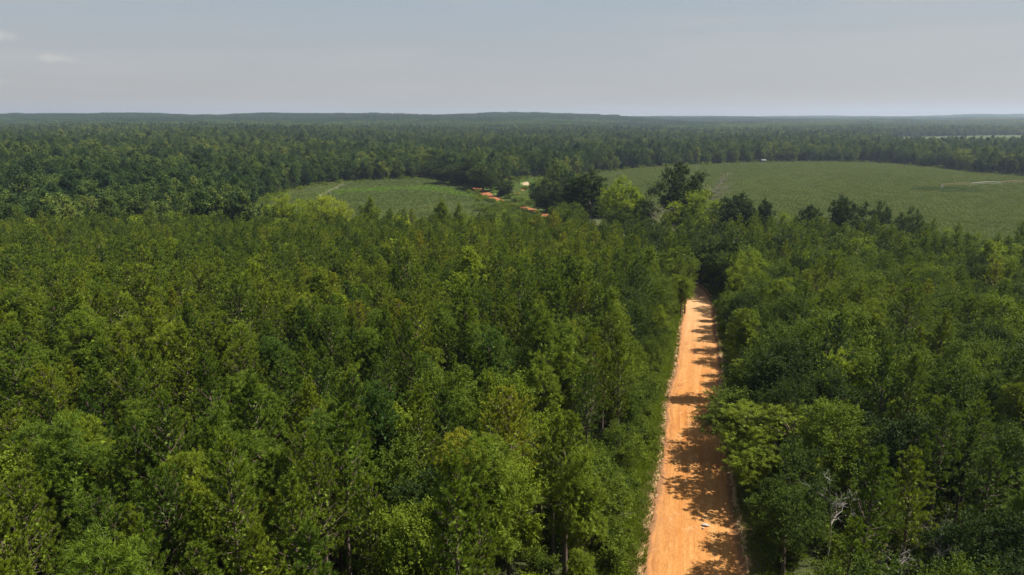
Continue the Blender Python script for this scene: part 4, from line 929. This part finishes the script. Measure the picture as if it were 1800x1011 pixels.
scatter('undergrowth', np.stack([x, y, H(x, y) - .1], 1), rng.uniform(0, 6.28, m), rng.uniform(.4, 1.25, m), rng.integers(0, 3, m), np.clip(rng.normal(.35, .12, m), 0, .7), SHRUB_J, 'low leafy undergrowth on the forest floor', 'undergrowth')
# verge grass on both banks
s = rng.uniform(35, 210, 7400); sd = np.where(rng.random(7400) < .72, -1, 1); w2 = np.interp(s, RS, RP[:, 2]) / 2; o_ = sd * (w2 + .95 + rng.exponential(1.3, 7400))
xx = np.interp(s, RS, RP[:, 0]) + np.interp(s, RS, RN[:, 0]) * o_; yy = np.interp(s, RS, RP[:, 1]) + np.interp(s, RS, RN[:, 1]) * o_
bare = snoise(xx, yy, 3.5, 1) > .66; xx, yy = xx[~bare], yy[~bare]; m = len(xx)
scatter('verge_grass', np.stack([xx, yy, H(xx, yy) + .05], 1), rng.uniform(0, 6.28, m), rng.uniform(.5, 1.25, m), rng.integers(0, 3, m), np.clip(rng.normal(.55, .13, m), 0, .9), TUFTS, 'weeds and grass growing on the road banks', 'grass')
# roadside bushes: things of their own
q = 0
for sdn, sgn, sl_, cnt in (('left', -1, np.linspace(48, 205, 44), 44), ('right', 1, np.linspace(52, 205, 30), 30)):
    for j, s in enumerate(sl_):
        s = s + rng.normal() * 1.0; w2 = float(np.interp(s, RS, RP[:, 2])) / 2; oo = sgn * (w2 + rng.uniform(2.1, 3.4) + (0 if sgn > 0 else .3))
        xx = float(np.interp(s, RS, RP[:, 0]) + np.interp(s, RS, RN[:, 0]) * oo); yy = float(np.interp(s, RS, RP[:, 1]) + np.interp(s, RS, RN[:, 1]) * oo)
        zz = float(H(xx, yy)); pp = proj(xx, yy, zz + 1)
        if not (-10 < pp[1] < 1015): continue
        pr = SHRUBS[int(rng.integers(3))]; k_ = rng.uniform(.55, 1.15); tn = float(np.clip(rng.normal(.5, .12), .1, .8))
        e = place('bush', pr, (xx, yy, zz - .05), rng.uniform(0, 6.28), (k_ * 1.05, k_ * 1.05, k_), tn, f'low {"light" if tn > .5 else "mid"} green bush on the {sdn} road bank, {100 - pp[1] / 10.11:.0f}% up the photo', 'bush', 'bushes along the dirt road')
        lab = e['label']
        if lab in USED: e['label'] = lab.replace(f'{100 - pp[1] / 10.11:.0f}%', f'{100 - pp[1] / 10.11:.1f}%')
        USED.add(e['label'])
# clay clods on the lip of the bank, and a pale stone on the road
def rock_mesh(seed, name, mat, sub=2):
    import bmesh
    bm = bmesh.new(); bmesh.ops.create_icosphere(bm, subdivisions=sub, radius=1); rr = np.random.default_rng(seed)
    for v in bm.verts:
        nz = noise.noise(v.co * 1.3 + Vector((seed, 0, 0))) * .45 + noise.noise(v.co * 3.1 + Vector((0, seed, 0))) * .18; v.co *= 1 + nz
        v.co.z = max(v.co.z, -.35)
    me = D.meshes.new(name); bm.to_mesh(me); bm.free(); me.materials.append(mat); return me
CL = [rock_mesh(i * 7 + 1, 'clay_clod', M['clay']) for i in range(5)]
cnt = 0
for j in range(110):
    sgn = -1 if j % 4 else 1
    s = rng.uniform(50, 175); w2 = float(np.interp(s, RS, RP[:, 2])) / 2; oo = sgn * (w2 + .66 + rng.normal() * .12 + .1 * math.sin(s * .7)); 
    xx = float(np.interp(s, RS, RP[:, 0]) + np.interp(s, RS, RN[:, 0]) * oo); yy = float(np.interp(s, RS, RP[:, 1]) + np.interp(s, RS, RN[:, 1]) * oo)
    pp = proj(xx, yy, float(H(xx, yy)) + .3)
    if pp[1] > 1008: continue
    k_ = rng.uniform(.05, .13); o = link('clay_clod', CL[j % 5], None, (xx, yy, float(H(xx, yy)) + .24)); o.rotation_euler = (0, 0, rng.uniform(0, 6.28)); o.scale = (k_ * 1.2, k_ * rng.uniform(1.2, 2.6), k_ * .7)
    tag(o, 'pale clay clod on the raised bank beside the orange dirt road', 'clod', 'pale clay clods along the road banks')
xx, yy = at(1240, 925); st_ = link('pale_stone', rock_mesh(99, 'pale_stone', soil('chalky_stone', [(0.3, (.36, .31, .26)), (.7, (.52, .47, .41))], scale=5, bump=.02)), None, (xx, yy, float(H(xx, yy)) + .12)); st_.scale = (.36, .16, .12); st_.rotation_euler = (0, 0, -.3)
tag(st_, 'single whitish stone lying on the orange road near the bottom of the photo', 'stone')
xx, yy = at(1236, 930); st_ = link('pale_stone', rock_mesh(98, 'pale_stone', st_.data.materials[0]), None, (xx, yy, float(H(xx, yy)) + .10)); st_.scale = (.12, .09, .07)
tag(st_, 'tiny whitish stone beside the larger one on the orange road', 'stone', None)

# ------------------------------------------------------------------ irrigation machines and the shelter at the tree line
def metal(name, c, rough=.45, met=.6):
    m, t, o = newmat(name); tcn = N(t, 'ShaderNodeTexCoord'); n_ = N(t, 'ShaderNodeTexNoise'); n_.inputs['Scale'].default_value = .8; n_.inputs['Detail'].default_value = 4; t.links.new(tcn.outputs['Object'], n_.inputs[0])
    cc = mixc(t, ramp(t, n_.outputs[0], [(0.45, (0, 0, 0)), (0.65, (1, 1, 1))]), c, tuple(v * .8 for v in c)); p = N(t, 'ShaderNodeBsdfPrincipled'); t.links.new(cc, p.inputs['Base Color']); p.inputs['Roughness'].default_value = rough; p.inputs['Metallic'].default_value = met
    t.links.new(p.outputs[0], o.inputs[0]); return m
M['galv'] = metal('galvanised_steel', (0.42, 0.40, 0.37), .55, .25); M['dull'] = metal('dull_steel', (0.34, 0.27, 0.23), .8, .1); M['rust'] = metal('rusty_steel', (0.33, 0.19, 0.12), .8, .1); M['tyre'] = metal('tyre_rubber', (0.04, 0.04, 0.04), .9, 0); M['gravelpad'] = metal('concrete_pad', (.4, .38, .35), .9, 0)
def pivot_machine(p0, p1, nspan, label, hgt=3.6, rustmask=(0,), th=1.0, main='galv'):
    p0 = np.array(p0); p1 = np.array(p1); root = empty('irrigation_machine', (p0[0], p0[1], float(H(*p0)))); tag(root, label, 'irrigation machine', 'centre pivot irrigation machines')
    base = np.array([p0[0], p0[1], float(H(*p0))]); dv = (p1 - p0) / nspan; L = np.linalg.norm(dv); dn = dv / L; sdv = np.array([-dn[1], dn[0]])
    g = Geo(); 
    for sx, sy in ((-1, -1), (-1, 1), (1, -1), (1, 1)):
        tube(g, [(sx * 1.4, sy * 1.4, 0), (sx * .2, sy * .2, hgt)], [.09, .07], 5)
    box(g, (0, 0, .1), (3.6, 3.6, .3)); tube(g, [(0, 0, 0), (0, 0, hgt + .5)], [.14, .12], 8)
    link('pivot_tower', g.mesh('pivot_tower', M['galv']), root)
    for k in range(nspan):
        a = p0 + dv * k; b = p0 + dv * (k + 1); za = float(H(*a)) + hgt - base[2]; zb = float(H(*b)) + hgt - base[2]; g = Geo(); s = np.linspace(0, 1, 13)
        arch = np.sin(s * math.pi) * .45 * th
        pts = np.stack([(a[0] - p0[0]) + dv[0] * s, (a[1] - p0[1]) + dv[1] * s, za + (zb - za) * s + arch], 1); tube(g, pts, .11 * th, 6)
        for sg in (-1, 1):
            low = pts[1:-1] + np.array([sdv[0] * .5 * sg, sdv[1] * .5 * sg, -.9]); rod = np.concatenate([pts[:1], low, pts[-1:]]); tube(g, rod, .022 * th, 3)
            for q in range(1, 12): tube(g, [pts[q], low[q - 1]], .016 * th, 3)
        link('water_pipe', g.mesh('water_pipe', M['rust'] if k in rustmask else M[main]), root)
        # drive tower at the far end of the span
        g = Geo(); c = b - p0; zg = float(H(*b)) - base[2]
        for sg in (-1, 1): tube(g, [(c[0] + sdv[0] * 2 * sg, c[1] + sdv[1] * 2 * sg, zg + .6), (c[0], c[1], zb)], .07, 4)
        tube(g, [(c[0] - sdv[0] * 2, c[1] - sdv[1] * 2, zg + .6), (c[0] + sdv[0] * 2, c[1] + sdv[1] * 2, zg + .6)], .08, 4)
        for hq in range(1, 6): tube(g, [tuple(pts[hq * 2] ), tuple(pts[hq * 2] + np.array([0, 0, -2.0]))], .02, 3)
        tw = link('drive_tower', g.mesh('drive_tower', M['galv']), root)
        for sg in (-1, 1):
            g = Geo(); w0 = np.array([c[0] + sdv[0] * 2 * sg, c[1] + sdv[1] * 2 * sg, zg + .6]); an = np.linspace(0, 2 * math.pi, 17)
            ring = np.stack([w0[0] + sdv[0] * .5 * np.cos(an), w0[1] + sdv[1] * .5 * np.cos(an), w0[2] + .5 * np.sin(an)], 1); tube(g, ring, .12, 5)
            for sp_ in range(0, 16, 4): tube(g, [w0, ring[sp_]], .04, 4)
            link('wheel', g.mesh('wheel', M['tyre']), tw)
    return root
p_a = at(1655, 334); p_b = at(1940, 322)
pivot_machine(p_a, p_b, 6, 'long grey pipe irrigation machine arched over the big right field', rustmask=(0, 2))
pivot_machine(at(563, 352), at(604, 331), 3, 'thin irrigation machine crossing the small left field', hgt=3.0, rustmask=(), th=.55, main='dull')
sx, sy = at(1343, 287.3); sy += 3.0; sh = empty('field_shelter', (sx, sy, float(H(sx, sy))), .15); tag(sh, 'small pale-roofed shelter at the tree line behind the big field', 'shelter')
M['roofm'] = metal('roof_sheet', (.16, .17, .16), .9, 0); M['plank'] = bark('planks', (.12, .10, .09), (.22, .18, .15)); M['panel'] = metal('wall_sheet', (.26, .23, .24), .7, 0)
g = Geo()
for a in (-2.2, 2.2):
    for b in (-1.8, 1.8): box(g, (a, b, 1.6), (.22, .22, 3.2))
link('post', g.mesh('post', M['plank']), sh)
g = Geo(); V = [(-2.8, -2.4, 3.1), (2.8, -2.4, 3.1), (2.8, 0, 4.0), (-2.8, 0, 4.0), (-2.8, 2.4, 3.1), (2.8, 2.4, 3.1)]; Vb = [(a, b, c - .12) for a, b, c in V]
g.add(V + Vb, [(0, 1, 2, 3), (3, 2, 5, 4), (7, 6, 9, 8), (8, 9, 10, 11), (6, 7, 1, 0), (4, 5, 11, 10)]); link('roof', g.mesh('roof', M['roofm']), sh)
g = Geo(); box(g, (1.0, 0, 1.2), (1.9, 3.0, 2.2)); box(g, (1.0, -1.56, 1.1), (.9, .1, 1.9)); link('wall', g.mesh('wall', M['panel']), sh)

# ------------------------------------------------------------------ air
import bmesh
bm = bmesh.new(); bmesh.ops.create_cube(bm, size=1); me = D.meshes.new('haze'); bm.to_mesh(me); bm.free()
hz = link('haze', me); zb_, zt_ = -45.0, 130.0
hz.scale = (27000, 9400, zt_ - zb_); hz.location = (0, 4200, (zb_ + zt_) / 2)
m, t, o = newmat('haze_air'); pv = N(t, 'ShaderNodeVolumePrincipled'); pv.inputs['Color'].default_value = (0.56, 0.68, 0.86, 1); pv.inputs['Density'].default_value = 0.0001; pv.inputs['Anisotropy'].default_value = .3
t.links.new(pv.outputs[0], o.inputs['Volume']); me.materials.append(m); tag(hz, 'thin pale blue air over the whole valley', 'haze', kind='stuff')
